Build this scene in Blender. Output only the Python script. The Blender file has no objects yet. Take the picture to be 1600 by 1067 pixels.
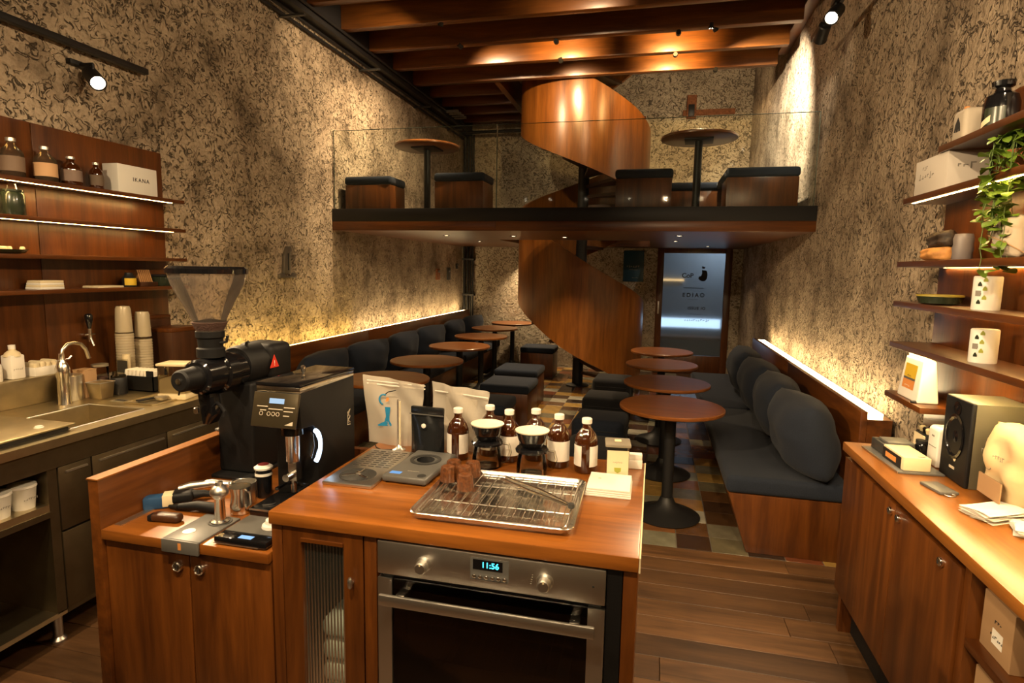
import bpy, bmesh, math, random
from mathutils import Vector, Matrix
R = math.radians
random.seed(7)
SC = bpy.context.scene
COL = SC.collection

# ---------------------------------------------------------------- camera, world, exposure
def make_camera():
    yaw, pitch, roll = R(13.45), R(7.05), R(1.05)
    F = Vector((-math.sin(yaw) * math.cos(pitch), math.cos(yaw) * math.cos(pitch), -math.sin(pitch)))
    r = Vector((math.cos(yaw), math.sin(yaw), 0)); u = r.cross(F)
    r2 = r * math.cos(roll) + u * math.sin(roll); u2 = -r * math.sin(roll) + u * math.cos(roll)
    m = Matrix((r2, u2, -F)).transposed().to_4x4(); m.translation = (0, 0, 1.62)
    cd = bpy.data.cameras.new('camera'); cd.sensor_width = 36; cd.lens = 920 / 1600 * 36; cd.clip_start = .02
    c = bpy.data.objects.new('camera', cd); COL.objects.link(c); c.matrix_world = m; SC.camera = c
make_camera()
w = bpy.data.worlds.new('world'); SC.world = w; w.use_nodes = True
w.node_tree.nodes['Background'].inputs[0].default_value = (.9, .62, .38, 1)
w.node_tree.nodes['Background'].inputs[1].default_value = .03
SC.view_settings.view_transform = 'Standard'; SC.view_settings.look = 'None'
SC.view_settings.exposure = 0.0; SC.view_settings.gamma = 1.0; SC.view_settings.use_curve_mapping = False
WARM = (1, .72, .41)
# room constants (metres): walls, back wall, ceiling, mezzanine
XL, XR, YB, YF, ZC, ZT = -3.22, 1.30, 9.7, -1.6, 4.10, 6.4

# ---------------------------------------------------------------- mesh building helpers
class G:
    def __init__(s): s.v = []; s.f = []
    def add(s, v, f):
        n = len(s.v); s.v += [tuple(p) for p in v]; s.f += [tuple(i + n for i in q) for q in f]; return s
    def box(s, x0, x1, y0, y1, z0, z1):
        return s.add([(x0,y0,z0),(x1,y0,z0),(x1,y1,z0),(x0,y1,z0),(x0,y0,z1),(x1,y0,z1),(x1,y1,z1),(x0,y1,z1)],
                     [(0,3,2,1),(4,5,6,7),(0,1,5,4),(1,2,6,5),(2,3,7,6),(3,0,4,7)])
    def prism(s, pts, d, ax='z'):          # outline pts (a,b) extruded over d=(lo,hi) along ax
        n = len(pts); lo, hi = d
        m = {'z': lambda a, b, c: (a, b, c), 'x': lambda a, b, c: (c, a, b), 'y': lambda a, b, c: (a, c, b)}[ax]
        v = [m(a, b, lo) for a, b in pts] + [m(a, b, hi) for a, b in pts]
        f = [tuple(range(n))[::-1], tuple(range(n, 2 * n))] + [(i, (i + 1) % n, (i + 1) % n + n, i + n) for i in range(n)]
        return s.add(v, f)
    def lathe(s, prof, seg=24, c=(0, 0, 0), ax='z', rf=None, capb=True, capt=True):   # prof: (r, h)
        v = []; f = []; k = len(prof)
        for i in range(seg):
            a = 2 * math.pi * i / seg; ca, sa = math.cos(a), math.sin(a)
            for j, (r, h) in enumerate(prof):
                q = r * (rf(a, j) if rf else 1)
                p = {'z': (q*ca, q*sa, h), 'y': (q*ca, h, q*sa), 'x': (h, q*ca, q*sa)}[ax]
                v.append((p[0]+c[0], p[1]+c[1], p[2]+c[2]))
        for i in range(seg):
            i2 = (i + 1) % seg
            for j in range(k - 1): f.append((i*k+j, i2*k+j, i2*k+j+1, i*k+j+1))
        if capb and prof[0][0] > 1e-5: f.append(tuple(i*k for i in range(seg))[::-1])
        if capt and prof[-1][0] > 1e-5: f.append(tuple(i*k+k-1 for i in range(seg)))
        return s.add(v, f)
    def tube(s, pts, r, seg=8, closed=False):
        pts = [Vector(p) for p in pts]; n = len(pts); v = []; f = []; up = None
        for i, p in enumerate(pts):
            a = pts[i-1] if (i or closed) else p; b = pts[(i+1) % n] if (i < n-1 or closed) else p
            d = (b - a).normalized()
            if up is None: up = Vector((0, 0, 1)) if abs(d.z) < .9 else Vector((0, 1, 0))
            x = d.cross(up).normalized(); up = x.cross(d).normalized()
            rr = r[i] if isinstance(r, (list, tuple)) else r
            for j in range(seg):
                t = 2 * math.pi * j / seg; v.append(p + (x * math.cos(t) + up * math.sin(t)) * rr)
        for i in range(n if closed else n - 1):
            for j in range(seg):
                a = i*seg + j; b = i*seg + (j+1) % seg; c = ((i+1) % n)*seg
                f.append((a, b, c + (j+1) % seg, c + j))
        if not closed: f += [tuple(range(seg))[::-1], tuple(range((n-1)*seg, n*seg))]
        return s.add(v, f)
    def cyl(s, p0, p1, r, seg=16, r1=None): return s.tube([p0, p1], [r, r if r1 is None else r1], seg)
    def grid(s, nu, nv, fn, wrap=False):
        v = [fn(i / nu, j / nv) for i in range(nu + (0 if wrap else 1)) for j in range(nv + 1)]
        f = []; m = nu if wrap else nu + 1
        for i in range(nu):
            for j in range(nv): f.append((i*(nv+1)+j, ((i+1) % m)*(nv+1)+j, ((i+1) % m)*(nv+1)+j+1, i*(nv+1)+j+1))
        return s.add(v, f)
    def xf(s, m): s.v = [tuple(m @ Vector(p)) for p in s.v]; return s
    def mesh(s, name='m', bevel=0, seg=2, smooth=True, ang=38):
        me = bpy.data.meshes.new(name); bm = bmesh.new()
        vs = [bm.verts.new(p) for p in s.v]
        for q in s.f:
            try: bm.faces.new([vs[i] for i in q])
            except ValueError: pass
        bmesh.ops.recalc_face_normals(bm, faces=bm.faces)
        if bevel: bmesh.ops.bevel(bm, geom=list(bm.edges), offset=bevel, segments=seg, affect='EDGES', clamp_overlap=True, profile=.5)
        bm.to_mesh(me); bm.free()
        if smooth:
            me.polygons.foreach_set('use_smooth', [True] * len(me.polygons)); me.set_sharp_from_angle(angle=R(ang))
        return me
def B(x0, x1, y0, y1, z0, z1): return G().box(x0, x1, y0, y1, z0, z1)
def obj(name, g, mat, parent=None, loc=(0, 0, 0), rot=(0, 0, 0), bevel=0, seg=2, smooth=True, ang=38, label=None):
    me = g.mesh(name, bevel, seg, smooth, ang) if isinstance(g, G) else g
    if mat is not None and not me.materials: me.materials.append(mat)
    o = bpy.data.objects.new(name, me); COL.objects.link(o); o.location = loc; o.rotation_euler = rot
    if parent: o.parent = parent
    if label: o['label'] = label
    return o
def tag(o, label, cat=None, group=None, kind=None):
    if label: o['label'] = label
    if cat: o['category'] = cat
    if group: o['group'] = group
    if kind: o['kind'] = kind
    return o
def thing(name, label, cat, loc=(0, 0, 0), rz=0, group=None):
    o = bpy.data.objects.new(name, None); COL.objects.link(o); o.empty_display_size = .05
    o.location = loc; o.rotation_euler = (0, 0, R(rz)); return tag(o, label, cat, group)
def struct(name, g, mat, label=None, **k): return tag(obj(name, g, mat, **k), label, kind='structure')
def copy_tree(o, parent=None):
    c = o.copy(); COL.objects.link(c); c.parent = parent
    for ch in [x for x in bpy.data.objects if x.parent == o]: copy_tree(ch, c)
    return c
def text(name, s, size, mat, parent, loc, rot, ext=.0004, sx=1, spacing=1, bold=0):
    cu = bpy.data.curves.new(name, 'FONT'); cu.body = s; cu.size = size; cu.extrude = ext; cu.align_x = 'CENTER'; cu.align_y = 'CENTER'; cu.space_character = spacing; cu.offset = bold
    t = bpy.data.objects.new(name, cu); COL.objects.link(t); bpy.context.view_layer.update()
    me = bpy.data.meshes.new_from_object(t.evaluated_get(bpy.context.evaluated_depsgraph_get()))
    bpy.data.objects.remove(t); bpy.data.curves.remove(cu); me.materials.clear(); me.materials.append(mat)
    o = bpy.data.objects.new(name, me); COL.objects.link(o); o.parent = parent; o.location = loc; o.rotation_euler = [R(a) for a in rot]; o.scale = (sx, 1, 1)
    return o
def marks(name, n, size, mat, parent, loc, rot, ext=.0004, spacing=1):
    # small print too blurred in the photo to read: a row of n uneven strokes
    rnd = random.Random(n * 7 + int(size * 9999)); g = G(); x = 0
    for i in range(n):
        w_ = size * rnd.uniform(.28, .5); h0, h1 = size * rnd.uniform(-.36, -.1), size * rnd.uniform(.05, .36)
        if rnd.random() < .5: g.box(x, x + size * .11, h0, h1, 0, ext); g.box(x + size * .11, x + w_, h1 - size * .11, h1, 0, ext * .9)
        else: g.box(x, x + w_, h0, h0 + size * .11, 0, ext); g.box(x + w_ * .45, x + w_ * .45 + size * .11, h0 + size * .11, h1, 0, ext * .9)
        x += w_ + size * .2 * spacing
    g.v = [(a - x / 2, b, c) for a, b, c in g.v]
    return obj(name, g, mat, parent, loc, [R(a) for a in rot], smooth=False)
TY = (90, 0, 0)      # text that faces -Y (towards the camera end of the room)
TXN = (90, 0, -90)   # text that faces -X
TXP = (90, 0, 90)    # text that faces +X
def rbox(w, d, h, r=.01, x=0, y=0, z=0):      # box w x d centred on x,y standing on z
    return B(x - w/2, x + w/2, y - d/2, y + d/2, z, z + h)

# ---------------------------------------------------------------- materials
MATS = {}
def nodes(name):
    m = bpy.data.materials.new(name); m.use_nodes = True; nt = m.node_tree; nt.nodes.clear()
    out = nt.nodes.new('ShaderNodeOutputMaterial'); MATS[name] = m
    def N(t, **k):
        n = nt.nodes.new('ShaderNode' + t)
        for a, b in k.items():
            if a.startswith('i_'): n.inputs[a[2:].replace('_', ' ')].default_value = b
            elif a.startswith('n_'): n.inputs[int(a[2:])].default_value = b
            else: setattr(n, a, b)
        return n
    return m, nt, N, nt.links.new, out
def ramp(N, stops, interp='LINEAR'):
    n = N('ValToRGB'); e = n.color_ramp; e.interpolation = interp
    while len(e.elements) < len(stops): e.elements.new(.5)
    for el, (p, c) in zip(e.elements, stops): el.position = p; el.color = (*c, 1)
    return n
def plain(name, col, rough=.5, metal=0, spec=.5, bump=0, bscale=60, coat=0, var=0, emis=None, es=0, trans=0, ior=1.45, sheen=0):
    m, nt, N, link, out = nodes(name)
    b = N('BsdfPrincipled'); b.inputs['Base Color'].default_value = (*col, 1); b.inputs['Roughness'].default_value = rough
    b.inputs['Metallic'].default_value = metal; b.inputs['Specular IOR Level'].default_value = spec; b.inputs['Coat Weight'].default_value = coat
    b.inputs['Transmission Weight'].default_value = trans; b.inputs['IOR'].default_value = ior; b.inputs['Sheen Weight'].default_value = sheen
    if emis: b.inputs['Emission Color'].default_value = (*emis, 1); b.inputs['Emission Strength'].default_value = es
    link(b.outputs[0], out.inputs[0])
    if bump or var:
        tc = N('TexCoord'); n = N('TexNoise', i_Scale=bscale, i_Detail=4.0); link(tc.outputs['Object'], n.inputs['Vector'])
        if bump:
            bp = N('Bump', i_Strength=bump, i_Distance=.004); link(n.outputs[0], bp.inputs['Height']); link(bp.outputs[0], b.inputs['Normal'])
        if var:
            r = ramp(N, [(.3, [c * (1 - var) for c in col]), (.7, [min(1, c * (1 + var)) for c in col])]); link(n.outputs[0], r.inputs[0]); link(r.outputs[0], b.inputs['Base Color'])
    return m
def emit(name, col, s):
    m, nt, N, link, out = nodes(name); e = N('Emission'); e.inputs[0].default_value = (*col, 1); e.inputs[1].default_value = s; link(e.outputs[0], out.inputs[0]); return m
def thin(name, tint, gloss=.15, diffuse=0, dcol=(.8, .8, .8), rough=.03):      # thin clear sheet: tinted see-through, fresnel gloss, a little haze
    m, nt, N, link, out = nodes(name)
    t = N('BsdfTransparent'); t.inputs[0].default_value = (*tint, 1); g = N('BsdfGlossy', i_Roughness=rough); lw = N('LayerWeight', i_Blend=gloss)
    mx = N('MixShader'); link(lw.outputs['Fresnel'], mx.inputs[0]); link(t.outputs[0], mx.inputs[1]); link(g.outputs[0], mx.inputs[2])
    o = mx
    if diffuse:
        d = N('BsdfDiffuse'); d.inputs[0].default_value = (*dcol, 1); tl = N('BsdfTranslucent'); tl.inputs[0].default_value = (*dcol, 1)
        a = N('MixShader', n_0=.4); link(d.outputs[0], a.inputs[1]); link(tl.outputs[0], a.inputs[2])
        o = N('MixShader', n_0=diffuse); link(mx.outputs[0], o.inputs[1]); link(a.outputs[0], o.inputs[2])
    link(o.outputs[0], out.inputs[0]); return m
def wood(name, dark, lite, axis='z', rough=.35, scale=1, coat=.15, perobj=0):
    m, nt, N, link, out = nodes(name)
    tc = N('TexCoord'); mp = N('Mapping'); s = {'x': (1.2, 14, 14), 'y': (14, 1.2, 14), 'z': (14, 14, 1.2)}[axis]
    mp.inputs['Scale'].default_value = [q * scale for q in s]; link(tc.outputs['Object'], mp.inputs[0])
    oi = N('ObjectInfo')
    if perobj:
        vm = N('VectorMath', operation='SCALE'); cb = N('CombineXYZ'); link(oi.outputs['Random'], cb.inputs[0]); link(oi.outputs['Random'], cb.inputs[1]); link(oi.outputs['Random'], cb.inputs[2])
        link(cb.outputs[0], vm.inputs[0]); vm.inputs['Scale'].default_value = 40; link(vm.outputs[0], mp.inputs['Location'])
    n1 = N('TexNoise', i_Scale=1.0, i_Detail=7.0, i_Roughness=.62, i_Distortion=.6); link(mp.outputs[0], n1.inputs['Vector'])
    n2 = N('TexNoise', i_Scale=5.0, i_Detail=3.0, i_Roughness=.6); link(mp.outputs[0], n2.inputs['Vector'])
    n3 = N('TexNoise', i_Scale=.9, i_Detail=2.0); link(tc.outputs['Object'], n3.inputs['Vector'])
    mid = [(a + b) / 2 for a, b in zip(dark, lite)]
    r = ramp(N, [(.28, dark), (.5, mid), (.74, lite)]); link(n1.outputs[0], r.inputs[0])
    r2 = ramp(N, [(.3, (.72, .70, .68)), (.62, (1, 1, 1))]); link(n2.outputs[0], r2.inputs[0])
    r3 = ramp(N, [(.3, (.75, .73, .7)), (.7, (1.0, 1.0, 1.0))]); link(n3.outputs[0], r3.inputs[0])
    a = N('Mix', data_type='RGBA', blend_type='MULTIPLY'); a.inputs[0].default_value = .8; link(r.outputs[0], a.inputs[6]); link(r2.outputs[0], a.inputs[7])
    c = N('Mix', data_type='RGBA', blend_type='MULTIPLY'); c.inputs[0].default_value = .8; link(a.outputs[2], c.inputs[6]); link(r3.outputs[0], c.inputs[7])
    last = c.outputs[2]
    if perobj:
        rr = ramp(N, [(0, (1 - perobj,) * 3), (1, (1, 1, 1))]); link(oi.outputs['Random'], rr.inputs[0])
        d = N('Mix', data_type='RGBA', blend_type='MULTIPLY'); d.inputs[0].default_value = 1; link(last, d.inputs[6]); link(rr.outputs[0], d.inputs[7]); last = d.outputs[2]
    b = N('BsdfPrincipled', i_Roughness=rough); b.inputs['Coat Weight'].default_value = coat; b.inputs['Coat Roughness'].default_value = .25; link(last, b.inputs['Base Color'])
    bp = N('Bump', i_Strength=.12, i_Distance=.003); link(n2.outputs[0], bp.inputs['Height']); link(bp.outputs[0], b.inputs['Normal'])
    link(b.outputs[0], out.inputs[0]); return m
def plaster(name, base, hi, pit, dirt, sc=1.0, lines=1.0):
    # hand-troweled rough plaster: curled trowel cuts, pits and grimy patches
    m, nt, N, link, out = nodes(name)
    tc = N('TexCoord'); O = tc.outputs['Object']
    wn = N('TexNoise', i_Scale=9.0 * sc, i_Detail=2.0); link(O, wn.inputs['Vector'])
    n1 = N('TexNoise', i_Scale=15.5 * sc, i_Detail=2.5, i_Roughness=.5, i_Distortion=1.1); link(O, n1.inputs['Vector'])
    # curly cuts: narrow band around the mid level of a distorted noise
    sb = N('Math', operation='SUBTRACT', n_1=.5); link(n1.outputs[0], sb.inputs[0]); ab = N('Math', operation='ABSOLUTE'); link(sb.outputs[0], ab.inputs[0])
    ln = N('MapRange', n_1=.006, n_2=.034, n_3=1.0, n_4=0.0); link(ab.outputs[0], ln.inputs[0])
    n2 = N('TexNoise', i_Scale=19.0 * sc, i_Detail=2.0); link(O, n2.inputs['Vector'])
    mk = N('MapRange', n_1=.42, n_2=.56); link(n2.outputs[0], mk.inputs[0])
    l1 = N('Math', operation='MULTIPLY'); link(ln.outputs[0], l1.inputs[0]); link(mk.outputs[0], l1.inputs[1])
    # pits
    vo = N('TexVoronoi', i_Scale=25.0 * sc, i_Randomness=1.0); 
    ad = N('VectorMath', operation='ADD'); ns = N('VectorMath', operation='SCALE'); ns.inputs['Scale'].default_value = .12; link(wn.outputs['Color'], ns.inputs[0]); link(O, ad.inputs[0]); link(ns.outputs[0], ad.inputs[1]); link(ad.outputs[0], vo.inputs['Vector'])
    pt = N('MapRange', n_1=.14, n_2=.26, n_3=1.0, n_4=0.0); link(vo.outputs['Distance'], pt.inputs[0])
    n3 = N('TexNoise', i_Scale=4.0 * sc, i_Detail=3.0); link(O, n3.inputs['Vector'])
    mk2 = N('MapRange', n_1=.46, n_2=.6); link(n3.outputs[0], mk2.inputs[0])
    p1 = N('Math', operation='MULTIPLY'); link(pt.outputs[0], p1.inputs[0]); link(mk2.outputs[0], p1.inputs[1])
    cut = N('Math', operation='MAXIMUM'); link(l1.outputs[0], cut.inputs[0]); link(p1.outputs[0], cut.inputs[1])
    cl = N('Math', operation='MULTIPLY', n_1=lines); link(cut.outputs[0], cl.inputs[0])
    # base tone and grime
    n4 = N('TexNoise', i_Scale=2.2, i_Detail=7.0, i_Roughness=.65); link(O, n4.inputs['Vector'])
    r = ramp(N, [(.34, dirt), (.50, base), (.68, hi)]); link(n4.outputs[0], r.inputs[0])
    n5 = N('TexNoise', i_Scale=40.0 * sc, i_Detail=4.0, i_Roughness=.6); link(O, n5.inputs['Vector'])
    r5 = ramp(N, [(.3, (.72, .70, .66)), (.6, (1, 1, 1))]); link(n5.outputs[0], r5.inputs[0])
    a = N('Mix', data_type='RGBA', blend_type='MULTIPLY'); a.inputs[0].default_value = .9; link(r.outputs[0], a.inputs[6]); link(r5.outputs[0], a.inputs[7])
    c = N('Mix', data_type='RGBA'); link(cl.outputs[0], c.inputs[0]); link(a.outputs[2], c.inputs[6]); c.inputs[7].default_value = (*pit, 1)
    # relief
    h = N('Math', operation='MULTIPLY', n_1=-.9); link(cut.outputs[0], h.inputs[0])
    h2 = N('Math', operation='MULTIPLY_ADD', n_1=.55); link(n1.outputs[0], h2.inputs[0]); link(h.outputs[0], h2.inputs[2])
    h3 = N('Math', operation='MULTIPLY_ADD', n_1=.35); link(n5.outputs[0], h3.inputs[0]); link(h2.outputs[0], h3.inputs[2])
    bp = N('Bump', i_Strength=1.0, i_Distance=.045); link(h3.outputs[0], bp.inputs['Height'])
    b = N('BsdfPrincipled', i_Roughness=.82); b.inputs['Specular IOR Level'].default_value = .25
    link(c.outputs[2], b.inputs['Base Color']); link(bp.outputs[0], b.inputs['Normal']); link(b.outputs[0], out.inputs[0]); return m

M_PLASTER = plaster('rough_plaster', (.42, .33, .235), (.57, .46, .335), (.085, .062, .042), (.19, .142, .096), 1.0, .85)
M_PLBACK = plaster('pale_plaster', (.50, .42, .31), (.62, .54, .41), (.14, .105, .07), (.38, .31, .22), 1.0, .6)
D1, L1 = (.045, .0120, .0020), (.175, .053, .0075)
M_WZ = wood('teak_upright', D1, L1, 'z'); M_WX = wood('teak_across', D1, L1, 'x'); M_WY = wood('teak_along', D1, L1, 'y')
M_TOPX = wood('teak_worktop_across', (.135, .040, .006), (.40, .135, .020), 'x', rough=.28, coat=.3); M_TOPY = wood('teak_worktop_along', (.19, .062, .009), (.42, .155, .025), 'y', rough=.28, coat=.3)
M_JOIST = wood('joist_wood', (.065, .020, .0035), (.23, .078, .012), 'x', rough=.4)
M_JOISTY = wood('trimmer_wood', (.065, .020, .0035), (.23, .078, .012), 'y', rough=.4)
M_STAIR = wood('stair_veneer', (.115, .034, .005), (.32, .112, .018), 'z', rough=.3, coat=.25, scale=.8)
M_TABLE = wood('table_wood', (.12, .036, .007), (.29, .10, .022), 'x', rough=.3, coat=.25)
M_PLANK = wood('floor_plank', (.062, .030, .012), (.22, .108, .043), 'x', rough=.48, coat=.05, perobj=.5)
M_DARKW = wood('dark_box_wood', (.03, .011, .004), (.085, .03, .010), 'z', rough=.4)
M_NAVY = plain('navy_fabric', (.012, .0165, .028), .9, spec=.25, bump=.35, bscale=260, var=.25, sheen=.05)
M_CHAR = plain('charcoal_fabric', (.0095, .0095, .011), .9, spec=.25, bump=.35, bscale=260, var=.25, sheen=.05)
M_BLACK = plain('black_metal', (.012, .012, .013), .45, spec=.4)
M_BLKMAT = plain('black_matte', (.005, .005, .0055), .55, spec=.35, bump=.15, bscale=500)
M_BLKGLOSS = plain('black_gloss', (.006, .006, .007), .12, coat=.4)
M_STEEL = plain('brushed_steel', (.62, .60, .56), .36, 1, bump=.03, bscale=300)
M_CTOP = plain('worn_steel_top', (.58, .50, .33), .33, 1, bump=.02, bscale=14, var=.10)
M_CSTEEL = plain('shaded_steel_front', (.15, .12, .075), .45, 1, bump=.02, bscale=14, var=.10)  # counter front darkened in its colour for the shade under the top
M_CHROME = plain('polished_steel', (.80, .77, .71), .2, 1)
M_WHITE = plain('white_plastic', (.72, .70, .64), .4)
M_PAPER = plain('white_paper', (.74, .71, .64), .8)
M_CREAM = plain('cream_card', (.66, .56, .36), .7)
M_KRAFT = plain('kraft_card', (.36, .22, .11), .8, bump=.1, bscale=40)
M_GREY = plain('grey_plastic', (.10, .098, .092), .4)
M_DGREY = plain('dark_grey_plastic', (.035, .035, .034), .4)
M_AMBER = plain('amber_glass', (.038, .010, .002), .05, coat=1)
M_GLASS = thin('clear_glass', (.93, .92, .88), .22)
M_PANE = thin('balustrade_glass', (.95, .97, .95), .10, .012, (.5, .5, .45))
M_HOPPER = thin('hopper_plastic', (.92, .88, .84), .3, .10, (.85, .74, .64), .1)
M_POUCH = thin('milky_pouch', (.88, .85, .79), .25, .46, (.80, .75, .66), .2)
M_BEAN = plain('ground_beans', (.085, .045, .035), .9, bump=1, bscale=180)
M_LED = emit('led_warm', (1, .72, .36), 22); M_LEDY = emit('led_yellow', (1, .66, .17), 20); M_SHELFLED = emit('shelf_led', (1, .58, .18), 60)
M_LAMP = emit('lamp_face', (1, .80, .55), 60); M_GLINT = emit('downlight_face', (1, .78, .5), 14)
M_INK = plain('black_print', (.02, .02, .02), .7); M_INKG = plain('grey_print', (.22, .2, .17), .7); M_GOLDP = plain('pale_print', (.5, .44, .34), .6)
M_BLUE = plain('blue_print', (.01, .19, .38), .6)
M_YEL = plain('yellow_label', (.66, .44, .03), .6); M_ORANGE = plain('orange_label', (.62, .24, .06), .6); M_OLIVE = plain('olive_print', (.30, .32, .05), .7)
M_GROUT = plain('grout', (.13, .11, .085), .8, bump=.2, bscale=80, var=.2)
M_SUB = plain('subfloor', (.035, .02, .012), .8)

# ---------------------------------------------------------------- lamps: fixtures in view and added ones out of view
def spot(name, parent, loc, aim, power, size=70, blend=.6, col=WARM, rad=.04):
    l = bpy.data.lights.new(name, 'SPOT'); l.energy = power; l.color = col; l.spot_size = R(size); l.spot_blend = blend; l.shadow_soft_size = rad
    o = bpy.data.objects.new(name, l); COL.objects.link(o); o.parent = parent; o.location = loc
    o.rotation_euler = (Vector(aim) - Vector(loc)).to_track_quat('-Z', 'Y').to_euler(); return o
def track_spot(label, loc, aim, power, up=.12, size=70, col=WARM, arm=0, axis='y'):
    """can spotlight hanging from a track: loc is the lamp face, the stem rises by `up`"""
    t = thing('track_spotlight', label, 'spotlight', loc, group='track spotlights')
    d = (Vector(aim) - Vector(loc)).normalized(); b = -d * .13; q = d.to_track_quat('Z', 'Y').to_matrix().to_4x4()
    can = G().lathe([(.034, -.13), (.040, -.125), (.042, -.01), (.044, .006), (.036, .006), (.034, -.012)], 24, capt=False).xf(q); obj('can', can, M_BLACK, t)
    obj('lens', G().lathe([(.0, -.008), (.035, -.008)], 24, capt=False).xf(q), M_LAMP, t)
    mid = d * -.07; z1 = up; ex = mid.x + arm; st = G().cyl(mid + Vector((0, 0, .03)), (mid.x, mid.y, z1 - .02), .009, 10)
    if arm: st.cyl((mid.x, mid.y, z1 - .02), (ex - .02, mid.y, z1 - .02), .009, 10)
    obj('stem', st, M_BLACK, t)
    hx, hy = (.06, .018) if axis == 'x' else (.018, .06)
    obj('adapter', B(ex - hx, ex + hx, mid.y - hy, mid.y + hy, z1 - .028, z1 - .001), M_BLACK, t, bevel=.003)
    spot('spot_lamp', t, d * .02, d * 2, power, size, .7, col); return t
def downlight(label, x, y, z, power, size=100, r=.03, group='downlights in the mezzanine soffit', col=WARM):
    t = thing('downlight', label, 'downlight', (x, y, z), group=group)
    obj('trim_ring', G().lathe([(r, -.004), (r * 1.35, -.004), (r * 1.35, 0), (r, 0)], 20, capb=False, capt=False), M_DGREY, t)
    obj('lens', G().lathe([(0, -.002), (r, -.002)], 20, capt=False), M_GLINT, t)
    spot('spot_lamp', t, (0, 0, -.012), (0, 0, -1), power, size, .8, col, .02); return t

# track rails and track spots
def rail(label, x0, x1, y0, y1, z, brackets):
    t = thing('lighting_track', label, 'track', (0, 0, 0)); obj('rail', B(x0, x1, y0, y1, z, z + .035), M_BLACK, t, bevel=.004)
    for b_ in brackets: obj('bracket', B(*b_), M_BLACK, t)
rail('long black lighting track high on the rough wall above the bottle shelves', -3.19, -3.15, .5, 3.23, 2.785, [(XL, -3.19, y, y + .03, 2.79, 2.815) for y in (1.2, 2.0, 2.9)])
track_spot('lit black can spotlight on the track above the bottle shelves', (-3.05, 2.775, 2.60), (-.75, 1.75, .95), 260, .13, 80, arm=-.10)
track_spot('added unseen black can spotlight nearer the camera on the bottle shelf track', (-3.05, 1.5, 2.60), (-.45, 1.6, .95), 200, .13, 80, arm=-.10)  # added outside the view to brighten the island
rail('black lighting track along the rough wall above the plant shelves', 1.04, 1.08, .3, 5.0, 3.33, [(1.08, XR, y, y + .03, 3.335, 3.36) for y in (.8, 2.4, 4.1)])
track_spot('lit black can spotlight on the track above the plant shelves', (.99, 4.22, 3.20), (-.6, 1.8, .9), 200, .13, 70)
track_spot('unlit-looking black can spotlight turned away towards the mezzanine wall', (1.06, 4.78, 3.27), (1.10, 6.8, 2.4), 30, .06, 60, (1, .84, .62))
track_spot('added unseen black can spotlight above the plant shelf counter', (1.03, 1.55, 3.20), (.45, 2.7, 0), 85, .13, 80)  # this and the next three: unseen spots added to light the counters and wall
track_spot('added unseen black can spotlight aimed across at the number on the rough wall', (1.03, 2.7, 3.20), (-3.2, 4.1, 2.0), 200, .13, 76)
track_spot('added unseen black can spotlight at the camera end of the plant shelf track', (1.03, .7, 3.20), (-2.6, 1.9, .9), 190, .13, 66)
track_spot('added unseen black can spotlight second from the camera on the plant shelf track', (1.03, 1.1, 3.20), (-3.2, 2.6, 2.9), 110, .13, 80)
rail('added unseen black lighting track across the room above the bar', -2.6, .95, .28, .32, 3.0, [(x, x + .03, .285, .315, 3.035, ZC) for x in (-2.0, -.6, .6)])  # rail and its spots are added above the view to light the bar
track_spot('added unseen can spotlight above the bar aimed at the sink counter', (-1.9, .35, 2.87), (-2.75, 2.2, .9), 240, .13, 75, axis='x')
track_spot('added unseen can spotlight above the bar aimed at the grinders', (-1.25, .35, 2.87), (-1.3, 1.6, .9), 120, .13, 75, axis='x')
track_spot('added unseen can spotlight above the bar aimed at the baking tray', (-.5, .35, 2.87), (-.4, 1.7, .95), 190, .13, 75, axis='x')
track_spot('added unseen can spotlight above the bar aimed at the plant shelves', (.1, .35, 2.87), (1.25, 2.5, 1.5), 190, .13, 80, axis='x')
track_spot('added unseen can spotlight above the bar aimed down the aisle', (.7, .35, 2.87), (.75, 3.6, .2), 70, .13, 70, axis='x')
track_spot('unseen can spotlight above the bar aimed across at the wall beside the plant', (-2.35, .35, 2.87), (1.3, 3.4, 2.3), 560, .13, 62, axis='x')
rail('added unseen black lighting track behind the camera', -2.6, .95, -1.12, -1.08, 2.7, [(x, x + .03, -1.115, -1.085, 2.735, ZC) for x in (-2.0, -.6, .6)])  # rail and both spots added behind the camera as front light for the island
track_spot('added unseen can spotlight behind the camera aimed at the oven', (-.5, -1.05, 2.57), (-.35, 1.35, .75), 68, .13, 60, axis='x')
track_spot('added unseen can spotlight behind the camera aimed at the barista cabinet', (-1.6, -1.05, 2.57), (-1.9, 1.5, .6), 25, .13, 70, axis='x')

# ---------------------------------------------------------------- setting
T = .18
struct('wall_left', B(XL - T, XL, YF, YB + T, -.1, ZT), M_PLASTER)
struct('wall_right', B(XR, XR + T, YF, YB + T, -.1, ZT), M_PLASTER)
struct('wall_front', B(XL - T, XR + T, YF - T, YF, -.1, ZT), M_PLASTER)
DX0, DX1, DZ1 = .03, 1.15, 1.985      # door opening in the back wall
wb = struct('wall_back', G().box(XL - T, DX0, YB, YB + T, -.1, ZT).box(DX1, XR + T, YB, YB + T, -.1, ZT).box(DX0, DX1, YB, YB + T, DZ1, ZT), M_PLBACK)
M_RUST = plain('rusty_brick', (.22, .085, .035), .9, bump=.8, bscale=30, var=.4)
obj('brick_channel', B(.30, 1.05, YB - .03, YB, 3.98, 4.06), M_RUST, wb)
obj('brick_channel', B(-.9, -.25, YB - .02, YB, 3.95, 4.0), M_RUST, wb)
ob = thing('junction_box', 'small rusty junction box on the upper back wall beside the stair', 'box', (.42, YB - .03, 3.93))
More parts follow.
